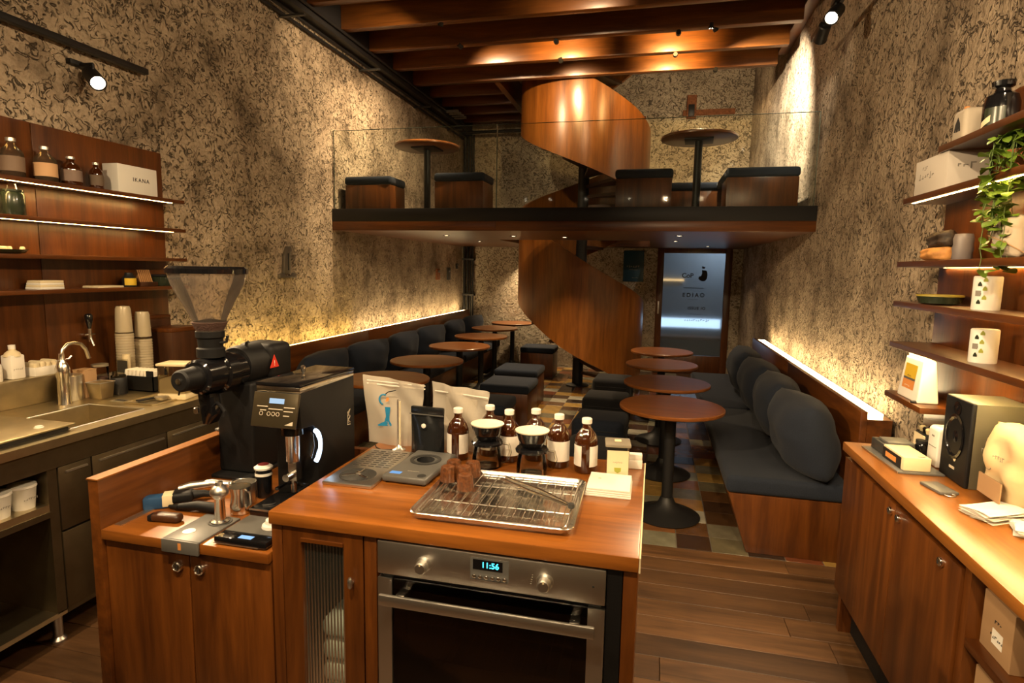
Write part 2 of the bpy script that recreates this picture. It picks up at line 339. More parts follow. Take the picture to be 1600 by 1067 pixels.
obj('frame', B(-.07, .07, -.04, 0, 0, .34), M_RUST, ob, bevel=.006); obj('socket', B(-.045, .045, -.048, -.03, .03, .20), M_BLACK, ob, bevel=.004)
# ceiling with joists
cg = G().box(XL, XR, YF, 7.29, ZC, ZC + .12).box(XL, -1.97, 7.29, YB, ZC, ZC + .12)
ceil = struct('ceiling', cg, M_JOIST)
struct('ceiling_upper', B(XL, XR, YF, YB, ZT, ZT + .1), M_BLKMAT)
jm = B(-3.06, 1.19, 0, .085, 3.88, ZC).mesh('joist', .006); jm.materials.append(M_JOIST)
for yj in (7.20, 6.62, 6.03, 5.45, 4.87, 4.29, 3.71, 3.13, 2.55):
    obj('joist', jm, None, ceil, (0, yj, 0))
js = B(-3.06, -2.05, 0, .07, 3.90, ZC).mesh('joist', .006); js.materials.append(M_JOIST)
for yj in (7.78, 8.25, 8.72, 9.2): obj('joist', js, None, ceil, (0, yj, 0))
obj('trimmer', B(-2.05, -1.97, 7.285, YB, 3.90, ZC), M_JOISTY, ceil, bevel=.006)
obj('wall_plate', B(1.19, XR, 2.4, 7.29, 4.0, ZC), M_JOISTY, ceil)
# steel beam with conduits under the ceiling along the bench wall
bt = thing('steel_beam', 'black steel beam with conduits where the rough wall meets the joists', 'beam', (0, 0, 0))
obj('beam', B(XL, -3.06, 2.0, YB, 3.80, ZC), M_BLACK, bt, bevel=.004)
for k, (xx, zz) in enumerate(((-3.19, 3.74), (-3.15, 3.77), (-3.04, 3.86))): obj('conduit', G().cyl((xx, 2.0, zz), (xx, YB, zz), .014, 10), M_BLACK, bt)
for yy in (4.7, 6.1, 7.6, 8.9): obj('conduit_clamp', B(XL, -2.98, yy, yy + .03, 3.715, 3.73), M_DGREY, bt)
for k in range(4): obj('cable_tray_bar', B(-3.04, -2.86, 8.35 + k * .12, 8.40 + k * .12, 3.84, 3.87), M_STEEL, bt)
obj('cross_pipe', G().cyl((-3.2, 9.45, 3.80), (-1.9, 9.45, 3.80), .025, 10), M_BLACK, bt)
cp = thing('corner_pipes', 'cluster of dark vertical conduits in the far corner behind the bench', 'pipes', (-3.1, 9.63, 0))
for k, (xx, r) in enumerate(((-.06, .024), (.0, .018), (.05, .014), (.09, .014))): obj('pipe', G().cyl((xx, 0, 0), (xx, 0, 3.8), r, 10), M_BLACK, cp)
for zz in (1.15, 1.75, 2.9): obj('clamp', B(-.09, .12, -.03, .06, zz, zz + .035), M_DGREY, cp, bevel=.004)

# floor: boards in front, coloured tiles behind
fl = struct('floor', G().box(XL, XR, YF, 3.45, -.1, -.012).box(XL, XR, 3.45, YB, -.1, -.004), M_GROUT)
fl.data.materials.clear(); fl.data.materials.append(M_SUB)
obj('grout_bed', B(XL, XR, 3.45, YB, -.012, -.0035), M_GROUT, fl)
pw = .15; row = 0; y = 3.45
while y > 1.19:
    x = XL; k = 0
    while x < XR - .01:
        L = random.uniform(1.1, 1.9) if k else random.uniform(.5, 1.6)
        x2 = min(XR, x + L); x2 = XR if XR - x2 < .35 else x2
        obj('plank', B(x + .0012, x2 - .0012, y - pw + .0012, y - .0012, -.012, random.uniform(-.0008, .0006)), M_PLANK, fl, bevel=.0015, seg=1, smooth=False)
        x = x2; k += 1
    y -= pw; row += 1
obj('plank_field', B(XL, XR, YF, y, -.012, 0), M_PLANK, fl)
def tile_mat(name, src):
    m, nt, N, link, out = nodes(name); oi = N('ObjectInfo'); ge = N('NewGeometry')
    cols = [(.045, .022, .012), (.33, .17, .035), (.055, .028, .014), (.145, .125, .075), (.20, .085, .03), (.07, .035, .015), (.21, .20, .14), (.12, .055, .02), (.36, .22, .06), (.035, .022, .016), (.40, .37, .29), (.16, .05, .022), (.17, .15, .10)]
    r = ramp(N, [(i / len(cols), c) for i, c in enumerate(cols)], 'CONSTANT'); link((oi.outputs['Random'] if src == 'obj' else ge.outputs['Random Per Island']), r.inputs[0])
    tc = N('TexCoord'); n = N('TexNoise', i_Scale=9.0, i_Detail=4.0); link(tc.outputs['Object'], n.inputs['Vector'])
    r2 = ramp(N, [(.3, (.65, .65, .65)), (.65, (1, 1, 1))]); link(n.outputs[0], r2.inputs[0])
    a = N('Mix', data_type='RGBA', blend_type='MULTIPLY'); a.inputs[0].default_value = 1; link(r.outputs[0], a.inputs[6]); link(r2.outputs[0], a.inputs[7])
    b = N('BsdfPrincipled', i_Roughness=.22); link(a.outputs[2], b.inputs['Base Color'])
    bp = N('Bump', i_Strength=.15, i_Distance=.004); link(n.outputs[0], bp.inputs['Height']); link(bp.outputs[0], b.inputs['Normal']); link(b.outputs[0], out.inputs[0]); return m
M_TILE = tile_mat('glazed_tile', 'obj'); M_TILEF = tile_mat('glazed_tile_field', 'isl')
tm = B(.0025, .1975, .0025, .1975, -.0035, .0).mesh('tile', .0012, 1, False); tm.materials.append(M_TILE)
cells = [(XL + .02 + i * .2, 3.452 + j * .2) for i in range(22) for j in range(31)]
near = sorted(cells, key=lambda c: (c[1] + (0 if -1.32 <= c[0] <= .55 else 50)))[:298]; ns = set(near); rest = G()
for c in cells:
    if c in ns: obj('tile', tm, None, fl, (c[0], c[1], 0))
    else: rest.box(c[0] + .0025, c[0] + .1975, c[1] + .0025, c[1] + .1975, -.0035, 0)
tag(obj('tile_field', rest, M_TILEF, fl, smooth=False), None, kind='stuff')

# back door with frosted glass
M_FROST, _nt, _N, _lk, _out = nodes('frosted_glass')
_b = _N('BsdfPrincipled', i_Roughness=.26); _b.inputs['Base Color'].default_value = (.62, .70, .76, 1); _b.inputs['Transmission Weight'].default_value = .9; _b.inputs['IOR'].default_value = 1.12; _lk(_b.outputs[0], _out.inputs[0])
dr = thing('door_1', None, None, (0, YB, 0)); dr['kind'] = 'structure'
for a, b_, c, d in ((DX0, DX0 + .10, 0, DZ1), (DX1 - .10, DX1, 0, DZ1), (DX0 + .10, DX1 - .10, DZ1 - .075, DZ1), (DX0 + .1, DX1 - .1, 0, .30)):
    obj('door_rail', B(a, b_, -.02, .06, c, d), M_WZ, dr, bevel=.004)
gl = obj('pane', B(DX0 + .10, DX1 - .10, .015, .023, .30, DZ1 - .075), M_FROST, dr)
obj('door_handle', B(DX0 + .03, DX0 + .055, -.055, -.02, .95, 1.15), M_STEEL, dr, bevel=.004)
yt = .0145
# printed marks on the glass
pot = [(.0, .0), (.035, -.012), (.075, -.005), (.10, .03), (.108, .08), (.10, .13), (.085, .155), (.02, .16), (.025, .11), (.012, .07), (-.02, .06), (-.028, .03)]
obj('print_pot', G().prism([(.69 + a, 1.49 + b_) for a, b_ in pot], (yt - .001, yt), 'y'), M_INK, dr)
obj('print_pot_lid', G().prism([(.715 + a, 1.675 + b_) for a, b_ in ((0, 0), (.035, 0), (.045, .03), (.025, .022), (.015, .035), (-.01, .03))], (yt - .001, yt), 'y'), M_INK, dr)
obj('print_line', B(.45, .75, yt - .001, yt, 1.365, 1.372), M_INK, dr)
text('lettering', 'CoP', .10, M_INK, dr, (.50, yt, 1.56), TY, bold=.002); text('lettering', 'EDIA®', .085, M_INK, dr, (.60, yt, 1.255), TY, spacing=1.5, bold=.002); marks('lettering', 9, .026, M_INK, dr, (.60, yt, 1.19), TY, spacing=1.2)
text('lettering', 'ISSUE IO', .06, M_INK, dr, (.66, yt, 1.05), TY, spacing=1.2, bold=.0015); marks('lettering', 12, .03, M_INK, dr, (.66, yt, .955), TY, spacing=1.1); marks('lettering', 11, .055, M_INK, dr, (.68, yt, .86), TY, spacing=1.1)
# the vestibule behind the frosted door: pale wall, cool window light, counter
vb = thing('vestibule', 'cool lit vestibule seen blurred through the frosted door', 'vestibule', (.6, YB + .2, 0)); vb['kind'] = 'structure'
M_VW = plain('vestibule_wall', (.25, .28, .31), .8)
obj('wall_panel', B(-1.1, 1.1, 1.0, 1.05, -.1, 2.4), M_VW, vb); obj('side_panel', B(-1.1, -1.05, -.02, 1.05, -.1, 2.4), M_VW, vb); obj('side_panel', B(1.05, 1.1, -.02, 1.05, -.1, 2.4), M_VW, vb); obj('lid_panel', B(-1.1, 1.1, -.02, 1.05, 2.4, 2.45), M_VW, vb); obj('ground_panel', B(-1.1, 1.1, -.02, 1.05, -.1, -.05), M_DARKW, vb)
obj('low_window', B(-.8, .55, .96, .99, .64, .80), emit('window_cool', (.62, .80, 1), 2.2), vb); obj('lamp_bar', B(-.9, -.1, .94, .97, 1.46, 1.49), emit('lamp_bar_warm', (1, .6, .25), 2.0), vb)
obj('ledge', B(-1.0, .8, .7, .99, .45, .5), M_WX, vb)
al = bpy.data.lights.new('vestibule_lamp', 'POINT'); al.energy = 26; al.color = (.85, .92, 1); al.shadow_soft_size = .1; ao = bpy.data.objects.new('vestibule_lamp', al); COL.objects.link(ao); ao.parent = vb; ao.location = (.5, .45, 2.2)

# ---------------------------------------------------------------- mezzanine
MY, MZ0, MZ1 = 5.5, 1.975, 2.10
HX0, HX1, HY0, HY1 = -1.93, -.08, 7.28, 9.13
def ring(z0, z1, y0=MY + .03):
    return G().box(XL, XR, y0, HY0, z0, z1).box(XL, HX0, HY0, HY1, z0, z1).box(HX1, XR, HY0, HY1, z0, z1).box(XL, XR, HY1, YB, z0, z1)
mz = thing('mezzanine', 'wood-faced mezzanine floor spanning between the rough walls', 'mezzanine'); mz['kind'] = 'structure'; del mz['category']
obj('floor_deck', ring(2.0, MZ1), M_WX, mz); obj('soffit', ring(1.98, 2.0), M_WX, mz)
obj('fascia', B(XL, -1.50, MY, MY + .03, MZ0, 2.065), M_WX, mz, bevel=.002); obj('fascia', B(-1.498, XR, MY, MY + .03, MZ0, 2.065), M_WX, mz, bevel=.002)
obj('glass_channel', B(XL, XR, MY - .005, MY + .055, 2.065, 2.19), M_BLACK, mz, bevel=.003)
M_GEDGE = plain('glass_edge', (.10, .13, .11), .15)
gb = thing('glass_balustrade', 'clear glass balustrade along the mezzanine edge', 'balustrade', (0, MY, 2.19))
for a, b_ in ((XL + .02, -1.504), (-1.496, XR - .03)): obj('polished_edge', G().box(a, b_, .018, .030, .765, .768).box(a - .003, a, .018, .030, -.08, .768).box(b_, b_ + .003, .018, .030, -.08, .768), M_GEDGE, obj('glass_pane', B(a, b_, .018, .030, -.08, .765), M_PANE, gb))
for k, (lab, x, y_, p) in enumerate((('small downlight over the second bench table along the bench wall', -2.31, 6.38, 50), ('small downlight near the far end of the bench tables', -2.32, 7.73, 50), ('small downlight between the bench tables and the stair panel', -1.55, 6.45, 60), ('small downlight just before the spiral stair panel', -1.0, 6.62, 110),
        ('small downlight over the round tables by the cushioned bench', .22, 6.25, 50), ('small downlight over the farthest round table by the frosted door', .22, 7.35, 40), ('small downlight in front of the frosted door', .70, 8.75, 30), ('small downlight washing the back wall behind the bench tables', -1.95, 9.48, 210))):
    downlight(lab, x, y_, 1.98, p)

# spiral stair wrapped in a wooden band
CX, CY, SR = -1.0, 8.2, .865
ZB = [(0, 0), (30, .08), (58, .34), (93, .58), (128, .95), (165, 1.2), (180, 1.3), (270, 1.85), (360, 2.4), (450, 2.92), (540, 3.5), (630, 4.1), (720, 4.7)]
ZP = [(0, 1.17), (58, 1.53), (83, 1.74), (103, 1.95), (180, 2.46), (270, 2.98), (360, 3.38), (420, 3.74), (435, 3.88), (540, 4.6), (630, 5.2), (720, 5.8)]
def itp(tab, t):
    for (a, p), (b_, q) in zip(tab, tab[1:]):
        if t <= b_: return p + (q - p) * (t - a) / (b_ - a)
    return tab[-1][1]
def smooth(tab, t): return sum(itp(tab, max(0, min(720, t + d))) * w_ for d, w_ in ((-18, .15), (-9, .2), (0, .3), (9, .2), (18, .15)))
def band(t0, t1, n, r0, r1):
    g = G(); v = []
    for i in range(n + 1):
        t = t0 + (t1 - t0) * i / n; a = R(t); zb, zt = smooth(ZB, t), smooth(ZP, t)
        for r in (r0, r1):
            for z in (zb, zt): v.append((CX + r * math.cos(a), CY - r * math.sin(a), z))
    f = []
    for i in range(n):
        p, q = 4 * i, 4 * i + 4
        f += [(p, p+1, q+1, q), (p+2, q+2, q+3, p+3), (p, q, q+2, p+2), (p+1, p+3, q+3, q+1)]
    f += [(0, 2, 3, 1), (4*n, 4*n+1, 4*n+3, 4*n+2)]
    return g.add(v, f)
st = thing('spiral_stair', 'spiral stair wrapped in a curling orange-brown wooden band', 'stair', (0, 0, 0))
obj('stair_band', band(2, 700, 240, SR - .035, SR), M_STAIR, st, ang=30)
obj('centre_pole', G().cyl((CX, CY, 0), (CX, CY, 5.6), .075, 24), M_BLACK, st)
for k in range(30):
    t = 30 + k * 22.0; z = smooth(ZB, t) + .10; a0, a1 = R(t - 12), R(t + 14); pts = [(CX + .06 * math.cos(a0), CY - .06 * math.sin(a0))]
    pts += [(CX + (SR - .036) * math.cos(a0 + (a1 - a0) * i / 4), CY - (SR - .036) * math.sin(a0 + (a1 - a0) * i / 4)) for i in range(5)] + [(CX + .06 * math.cos(a1), CY - .06 * math.sin(a1))]
    obj('tread', G().prism(pts, (z - .04, z)), M_DARKW, st)
obj('foot_plate', G().lathe([(.16, 0), (.16, .012), (.08, .03)], 24, (CX, CY, 0)), M_BLACK, st)
# lamps fixed to the joists over the mezzanine
def joist_lamp(label, x, y_, aim, power, col=WARM):
    t = thing('joist_lamp', label, 'spotlight', (x, y_, 3.865), group='little spotlights on the joists')
    d = (Vector(aim) - Vector((x, y_, 3.865))).normalized(); q = d.to_track_quat('Z', 'Y').to_matrix().to_4x4()
    obj('can', G().lathe([(.022, -.05), (.026, .0), (.022, .0), (.02, -.01)], 16, capt=False).xf(q), M_BLACK, t); obj('lens', G().lathe([(0, -.006), (.021, -.006)], 16, capt=False).xf(q), M_LAMP, t)
    obj('bracket', B(-.008, .008, -.008, .008, 0, .02), M_BLACK, t)
    spot('spot_lamp', t, d * .02, d, power, 100, .8, col, .02)
GOLD = (1, .60, .20)
joist_lamp('tiny lit spotlight under the joist above the mezzanine table by the conduits', -2.04, 6.07, (-1.3, 7.5, 3.2), 90)
joist_lamp('tiny spotlight under a joist lighting the joist before the stair', -1.06, 6.10, (-1.06, 6.62, 3.93), 85, GOLD)
joist_lamp('tiny spotlight under a joist in front of the stair band', -1.10, 6.66, (-.95, 7.45, 3.4), 60)
joist_lamp('tiny spotlight under a joist lighting the last joist', .10, 6.68, (.10, 7.2, 3.93), 100, GOLD)
joist_lamp('tiny spotlight under a joist lighting the joist above the mezzanine stools', .11, 6.10, (.11, 6.62, 3.93), 85, GOLD)
joist_lamp('tiny spotlight under a joist above the round mezzanine table by the wall', .40, 6.05, (.3, 6.3, 2.0), 60)
joist_lamp('tiny spotlight near the beam above the glass balustrade', -2.06, 5.50, (-3.2, 6.7, 1.9), 330)
joist_lamp('tiny spotlight under the last joist facing the upper back wall', .55, 7.25, (.5, 9.7, 3.9), 110)
joist_lamp('tiny spotlight tight by the wall washing it above the corner bench', 0.45, 6.10, (1.30, 7.0, 2.9), 620, col=(1, .84, .62))
joist_lamp('tiny spotlight under the nearest joist in view facing the conduit wall', -2.0, 4.92, (-3.2, 5.6, 3.1), 90)
joist_lamp('tiny spotlight under the joist facing up the joist bays', -.6, 4.90, (-.9, 6.2, 4.1), 40)

# ---------------------------------------------------------------- soft furnishing helpers
def pillow(w, h, t, seed=0, wr=.012):
    rnd = random.Random(seed); ph = [rnd.uniform(0, 6) for _ in range(6)]; g = G(); n = 18
    for sgn in (1, -1):
        def fn(u, v):
            a, b = 2*u - 1, 2*v - 1
            e = max(0, (1 - abs(a)**2.6)) ** .6 * max(0, (1 - abs(b)**2.8)) ** .5
            x = w/2 * a * (1 - .02 * (1 - b*b) - .05 * a*a*b*b); z = h/2 * b * (1 - .02 * (1 - a*a) - .07 * a*a*b*b)
            cr = wr * (math.sin(5*a + 3*b + ph[0]) * math.sin(4*b - 2*a + ph[1]) + .6 * math.sin(11*a*b + 6*b + ph[2]) * (1 - e)) * e
            return (x, sgn * (t/2 * e) + cr, z + h/2)
        g.grid(n, n, fn)
    me = g.mesh('pillow', smooth=True, ang=180)
    bm = bmesh.new(); bm.from_mesh(me); bmesh.ops.remove_doubles(bm, verts=bm.verts, dist=.0015); bmesh.ops.recalc_face_normals(bm, faces=bm.faces); bm.to_mesh(me); bm.free(); return me
def round_table(label, x, y, h=.75, r=.345, z=0, group='round cafe tables', disc=True):
    t = thing('round_table', label, 'table', (x, y, z), random.uniform(-4, 4), group=group)
    obj('table_top', G().lathe([(0, h-.028), (r-.012, h-.028), (r-.002, h-.022), (r, h-.012), (r-.001, h-.005), (r-.006, h-.001), (0, h)], 56, capb=False, capt=False), M_TABLE, t)
    obj('pole', G().cyl((0, 0, .02), (0, 0, h - .04), .036, 20), M_BLACK, t); obj('mounting_plate', B(-.13, .13, -.13, .13, h - .042, h - .028), M_BLACK, t, bevel=.004)
    if disc: obj('base', G().lathe([(.215, 0), (.22, .008), (.20, .018), (.12, .045), (.06, .085), (.04, .13)], 36), M_BLACK, t)
    else: obj('base', G().box(-.22, .22, -.03, .03, 0, .035).box(-.03, .03, -.22, .22, 0, .0351), M_BLACK, t)
    return t
TL = [(-2.02, 4.20, 'nearest round table of the bench wall row behind the grinder'), (-2.06, 5.17, 'round table second along the bench wall row, its full oval top in view'), (-2.11, 6.28, 'round table third along the bench wall row'), (-2.16, 7.30, 'round table fourth along the bench wall row'),
      (-2.27, 8.38, 'round table fifth along the bench wall row, half hidden'), (-2.22, 9.30, 'farthest round table of the bench wall row against the back wall')]
for x, y, lab in TL: round_table(lab, x, y)
for x, y, lab in [(.145, 3.92, 'nearest round table with conical black foot beside the pillowed bench'), (.13, 4.76, 'round table second from the worktop beside the pillowed bench'), (.10, 5.72, 'round table third from the worktop beside the pillowed bench'), (.11, 6.65, 'farthest round table before the frosted door')]: round_table(lab, x, y, r=.335)
round_table('round mezzanine table by the conduits seen from below', -2.39, 6.0, .785, .34, MZ1, disc=False)
round_table('round mezzanine table by the bright wall seen from below', .345, 6.0, .785, .35, MZ1, disc=False)
def stool(label, x, y, z=0, w=.46, d=.42, h=.36, c=.09, rz=0, group='wooden box stools'):
    t = thing('box_stool', label, 'stool', (x, y, z), rz, group=group)
    obj('box', B(-w/2, w/2, -d/2, d/2, 0, h), M_WZ, t, bevel=.004)
    obj('cushion', B(-w/2 - .01, w/2 + .01, -d/2 - .01, d/2 + .01, h, h + c), M_NAVY, t, bevel=.03, seg=4); return t
stool('box stool under the stair band beside the back wall', -1.68, 8.85, w=.5, d=.44)
stool('box stool farther of the pair facing the bench tables', -1.53, 6.85, w=.5, d=.50)
stool('box stool nearer of the pair facing the bench tables', -1.44, 5.95, w=.5, d=.5)
stool('box stool half hidden behind the milky plastic bags', -1.46, 5.02, w=.5, d=.46)
stool('mezzanine box stool against the conduit side wall', -2.885, 5.80, MZ1, .5, .36, .34, .085)
stool('mezzanine box stool between the small table and the stair', -1.91, 5.80, MZ1, .5, .36, .36, .085)
stool('mezzanine box stool to the stair side of the table by the bright wall', -.14, 5.80, MZ1, .5, .34, .36, .085)
t = thing('corner_bench', 'mezzanine corner bench with navy pad against the bright wall', 'bench', (0, 0, MZ1))
obj('box', B(.58, 1.17, 5.63, 6.05, 0, .355), M_WZ, t, bevel=.004); obj('box', B(.12, .70, 6.5, 6.9, 0, .355), M_WZ, t, bevel=.004); obj('box', B(.70, 1.17, 6.05, 6.9, 0, .355), M_WZ, t, bevel=.004)
obj('seat_pad', B(.57, 1.18, 5.62, 6.49, .355, .44), M_NAVY, t, bevel=.028, seg=4); obj('seat_pad', B(.11, 1.18, 6.49, 6.91, .355, .44), M_NAVY, t, bevel=.028, seg=4)
def pouf(label, x, y, w=.42, h=.44):
    t = thing('pouf', label, 'pouf', (x, y, 0), random.uniform(-3, 3), group='upholstered poufs')
    obj('upholstery', B(-w/2, w/2, -w/2, w/2, .03, h), M_CHAR if random.random() < .6 else M_NAVY, t, bevel=.045, seg=4); obj('seat_seam', G().tube([(-w/2-.001, -w/2+.05, h-.085), (-w/2+.05, -w/2-.001, h-.085), (w/2-.05, -w/2-.001, h-.085), (w/2+.001, -w/2+.05, h-.085), (w/2+.001, w/2-.05, h-.085), (w/2-.05, w/2+.001, h-.085), (-w/2+.05, w/2+.001, h-.085), (-w/2-.001, w/2-.05, h-.085)], .004, 6, True), M_BLKMAT, t)
    for a in (-1, 1):
        for b in (-1, 1): obj('foot', G().cyl((a*w*.36, b*w*.36, 0), (a*w*.36, b*w*.36, .032), .02, 10), M_BLACK, t)
pouf('upholstered pouf farthest along the aisle, before the stair foot', -.40, 6.60); pouf('upholstered pouf second farthest along the aisle', -.40, 5.62)
pouf('upholstered pouf beside the second round table', -.38, 4.78); pouf('upholstered pouf nearest the worktop, behind the clear canister', -.335, 3.98)

# ---------------------------------------------------------------- benches
bn = thing('banquette', 'long navy banquette with lit ledge along the wall of plants', 'bench')
obj('base', G().prism([(.59, 0), (1.12, 0), (1.12, .35), (.475, .35)], (3.5, 7.15), 'y'), M_WZ, bn, bevel=.004)
obj('seat_pad', B(.46, 1.12, 3.49, 5.32, .35, .455), M_NAVY, bn, bevel=.03, seg=4); obj('seat_pad', B(.46, 1.12, 5.325, 7.15, .35, .455), M_NAVY, bn, bevel=.03, seg=4)
bp_ = obj('back_panel', B(1.12, 1.155, 3.48, 5.30, 0, .885), M_WY, bn, bevel=.003); obj('back_panel', B(1.12, 1.155, 5.303, 7.15, 0, .885), M_WY, bn, bevel=.003)
obj('ledge', B(1.155, XR - .024, 3.48, 7.15, 0, .845), M_WY, bn)
for a, b in ((3.5, 5.27), (5.33, 7.1)): obj('light_strip', B(1.165, 1.235, a, b, .845, .874), M_LED, bn)
pl = [pillow(.68, .46, .32, s) for s in range(4)]
for m_ in pl: m_.materials.append(M_NAVY)
for k, (y, lab, rz) in enumerate(((3.76, 'navy pillow nearest the counter on the lit banquette', 4), (4.46, 'second navy pillow from the counter on the lit banquette', -3), (5.20, 'third navy pillow from the counter on the lit banquette', 3), (6.05, 'navy pillow nearest the frosted door on the lit banquette', -2))):
    o = obj('pillow', pl[k], None, None, (.958, y, .458), (R(-14), 0, R(90 + rz))); tag(o, lab, 'pillow', 'navy pillows'); o.rotation_euler = (R(14), 0, R(-90 + rz))
bn = thing('banquette', 'long navy banquette with lit ledge below the number on the rough wall', 'bench')
obj('base', G().prism([(-3.03, 0), (-2.55, 0), (-2.44, .35), (-3.03, .35)], (3.75, 9.3), 'y'), M_WZ, bn, bevel=.004)
for a, b in ((3.74, 5.6), (5.605, 7.45), (7.455, 9.3)): obj('seat_pad', B(-3.03, -2.42, a, b, .35, .455), M_NAVY, bn, bevel=.03, seg=4)
for a, b in ((3.75, 5.88), (5.883, 7.9), (7.903, 9.55)): obj('back_panel', B(-3.065, -3.03, a, b, 0, .92), M_WY, bn, bevel=.003)
obj('ledge', B(XL + .024, -3.065, 3.75, 9.55, 0, .88), M_WY, bn)
for k, (a, b) in enumerate(((3.77, 5.85), (5.91, 7.87), (7.93, 9.52))): obj('light_strip', B(-3.135, -3.075, a, b, .88, .909), M_LEDY if k == 0 else M_LED, bn)
for k, (y, lab) in enumerate(((4.55, 'navy pillow nearest the black grinder on the bench under the rough wall'), (5.35, 'second navy pillow along the bench under the rough wall'), (6.20, 'third navy pillow along the bench under the rough wall'), (7.05, 'fourth navy pillow along the bench under the rough wall'), (7.95, 'fifth navy pillow along the bench under the rough wall'), (8.85, 'farthest navy pillow on the bench under the rough wall'))):
    o = obj('pillow', pl[k % 4], None, None, (-2.84, y, .458), (R(14), 0, R(90 + (-1)**k * 3))); tag(o, lab, 'pillow', 'navy pillows'); o.scale = (1.12, .9, .95)

# ---------------------------------------------------------------- wall pieces
t = thing('wall_numeral', 'grey metal figure one fixed to the rough wall above the bench light', 'sign', (XL, 4.70, 1.50))
M_PEWTER = plain('pewter', (.22, .20, .17), .45, .8, bump=.2, bscale=80)
obj('figure', G().prism([(-.07, .04), (-.055, .20), (-.01, .28), (.045, .285), (.05, .24), (.03, .22), (.03, .04)], (0, .03), 'x'), M_PEWTER, t, bevel=.003)
obj('foot_bar', G().prism([(-.13, 0), (-.13, .035), (-.07, .045), (-.05, .02), (.06, .02), (.08, .05), (.12, .04), (.12, 0)], (0, .03), 'x'), M_PEWTER, t, bevel=.003)
obj('inner_slot', B(.03, .033, -.015, .0, .07, .22), M_INK, t)
for k, (y, z, w_, h_, lab, m_) in enumerate(((8.50, 1.43, .16, .17, 'small rust-brown plate on the rough wall near the corner pipes', M_RUST), (8.98, 1.42, .14, .20, 'small dark enamel plate on the rough wall beside the corner pipes', M_DGREY), (9.38, 1.60, .08, .09, 'small round black knob on the rough wall next to the pipes', M_BLACK))):
    t = thing('wall_plate', lab, 'plate', (XL, y, z)); obj('plate', B(0, .02, -w_/2, w_/2, 0, h_), m_, t, bevel=.006)
    obj('fixing', G().cyl((.02, 0, h_*.75), (.04, 0, h_*.75), .018, 10), M_GREY, t)
t = thing('notice_board', 'dark blue notice with pale lettering on the back wall by the stair', 'sign', (-.34, YB, 1.45))
obj('board', B(-.16, .16, -.02, 0, 0, .49), plain('navy_board', (.012, .05, .085), .4), t, bevel=.003)
marks('lettering', 7, .05, M_GOLDP, t, (0, -.021, .24), TY); marks('lettering', 9, .025, M_GOLDP, t, (0, -.021, .19), TY); marks('lettering', 7, .025, M_GOLDP, t, (.03, -.021, .06), TY)

# ---------------------------------------------------------------- shelves above the steel counter
PX = -3.2
su = thing('wall_shelves', 'teak wall panel with four long bottle shelves above the steel counter', 'shelves', (0, 0, 0))
for a, b in ((.6, 1.6), (1.603, 2.5), (2.503, 3.34)): obj('back_panel', B(XL, PX, a, b, .95, 2.33), M_WZ, su, bevel=.002)
SZ = (2.025, 1.838, 1.648, 1.468)
for k, z in enumerate(SZ):
    s_ = obj('shelf', B(PX, -3.05, .6, 3.36, z - .022, z), M_WY, su, bevel=.002)
    if k < 2: obj('light_strip', B(-.011, .003, -1.3, 1.28, -.0226, -.0215).xf(Matrix.Translation((-3.075, 2.0, z))), M_SHELFLED, s_)
def amber_bottle(label, loc, r=.038, h=.178, cat='bottle', glass=None, cap=None, lab='double', labmat=None, rz=0, group=None, labr=(.14, .52)):
    t = thing('bottle', label, cat, loc, rz, group)
    P_ = [(.0, 0), (r*.9, 0), (r, .006), (r, h*.55), (r*.97, h*.61), (r*.82, h*.70), (r*.5, h*.79), (r*.36, h*.83), (r*.34, h*.93)]
    obj('glass', G().lathe(P_, 28, capb=False, capt=True), glass or M_AMBER, t, ang=60)
    obj('cap', G().lathe([(r*.42, h*.905), (r*.44, h*.91), (r*.44, h*.99), (r*.38, h), (0, h)], 20, capb=True), cap or M_WHITE, t)
    arcs = {'double': ((-170, -110), (-70, -10)), 'front': ((-150, -30),), 'full': ((-175, -5),)}[lab]
    for a0, a1 in arcs:
        g = G(); rr = r + .0008
        g.grid(10, 1, lambda u, v: (rr * math.cos(R(a0 + (a1-a0)*u)), rr * math.sin(R(a0 + (a1-a0)*u)), h * (labr[0] + (labr[1]-labr[0]) * v))); l_ = obj('paper_label', g, labmat or M_PAPER, t)
    return t
M_CLEARB = thin('bottle_glass', (.62, .55, .45), .3, .12, (.4, .3, .2))
GB = 'apothecary bottles on the top shelf'
for y, r, h, lm, lab, gm in ((2.335, .050, .19, plain('dim_label', (.18, .12, .08), .7), 'clear bottle with dim label first on the top shelf', M_CLEARB), (2.50, .052, .18, plain('peach_label', (.55, .33, .17), .7), 'clear bottle with peach label on the top shelf', M_CLEARB), (2.64, .050, .155, plain('mauve_label', (.20, .14, .11), .7), 'dark bottle with mauve label on the top shelf', M_AMBER), (2.79, .036, .15, plain('brown_label', (.13, .09, .06), .7), 'slim dark bottle beside the white box on the top shelf', M_AMBER)):
    amber_bottle(lab, (-3.12, y, 2.025), r, h, glass=gm, cap=M_STEEL, lab='full', labmat=lm, rz=60, group=GB)
t = thing('white_box', 'white gift box printed in small capitals on the top bottle shelf', 'box', (-3.13, 3.03, 2.025))
obj('carton', B(-.055, .055, -.14, .14, 0, .165), M_WHITE, t, bevel=.003); text('lettering', 'IKANA', .034, M_INK, t, (.056, .02, .085), TXP, spacing=1.25)
t = thing('oil_can', 'small dark green jar with clasp lid on the second shelf', 'jar', (-3.12, 2.32, 1.838)); M_DGREEN = plain('dark_green_glaze', (.02, .028, .016), .25, coat=.4)
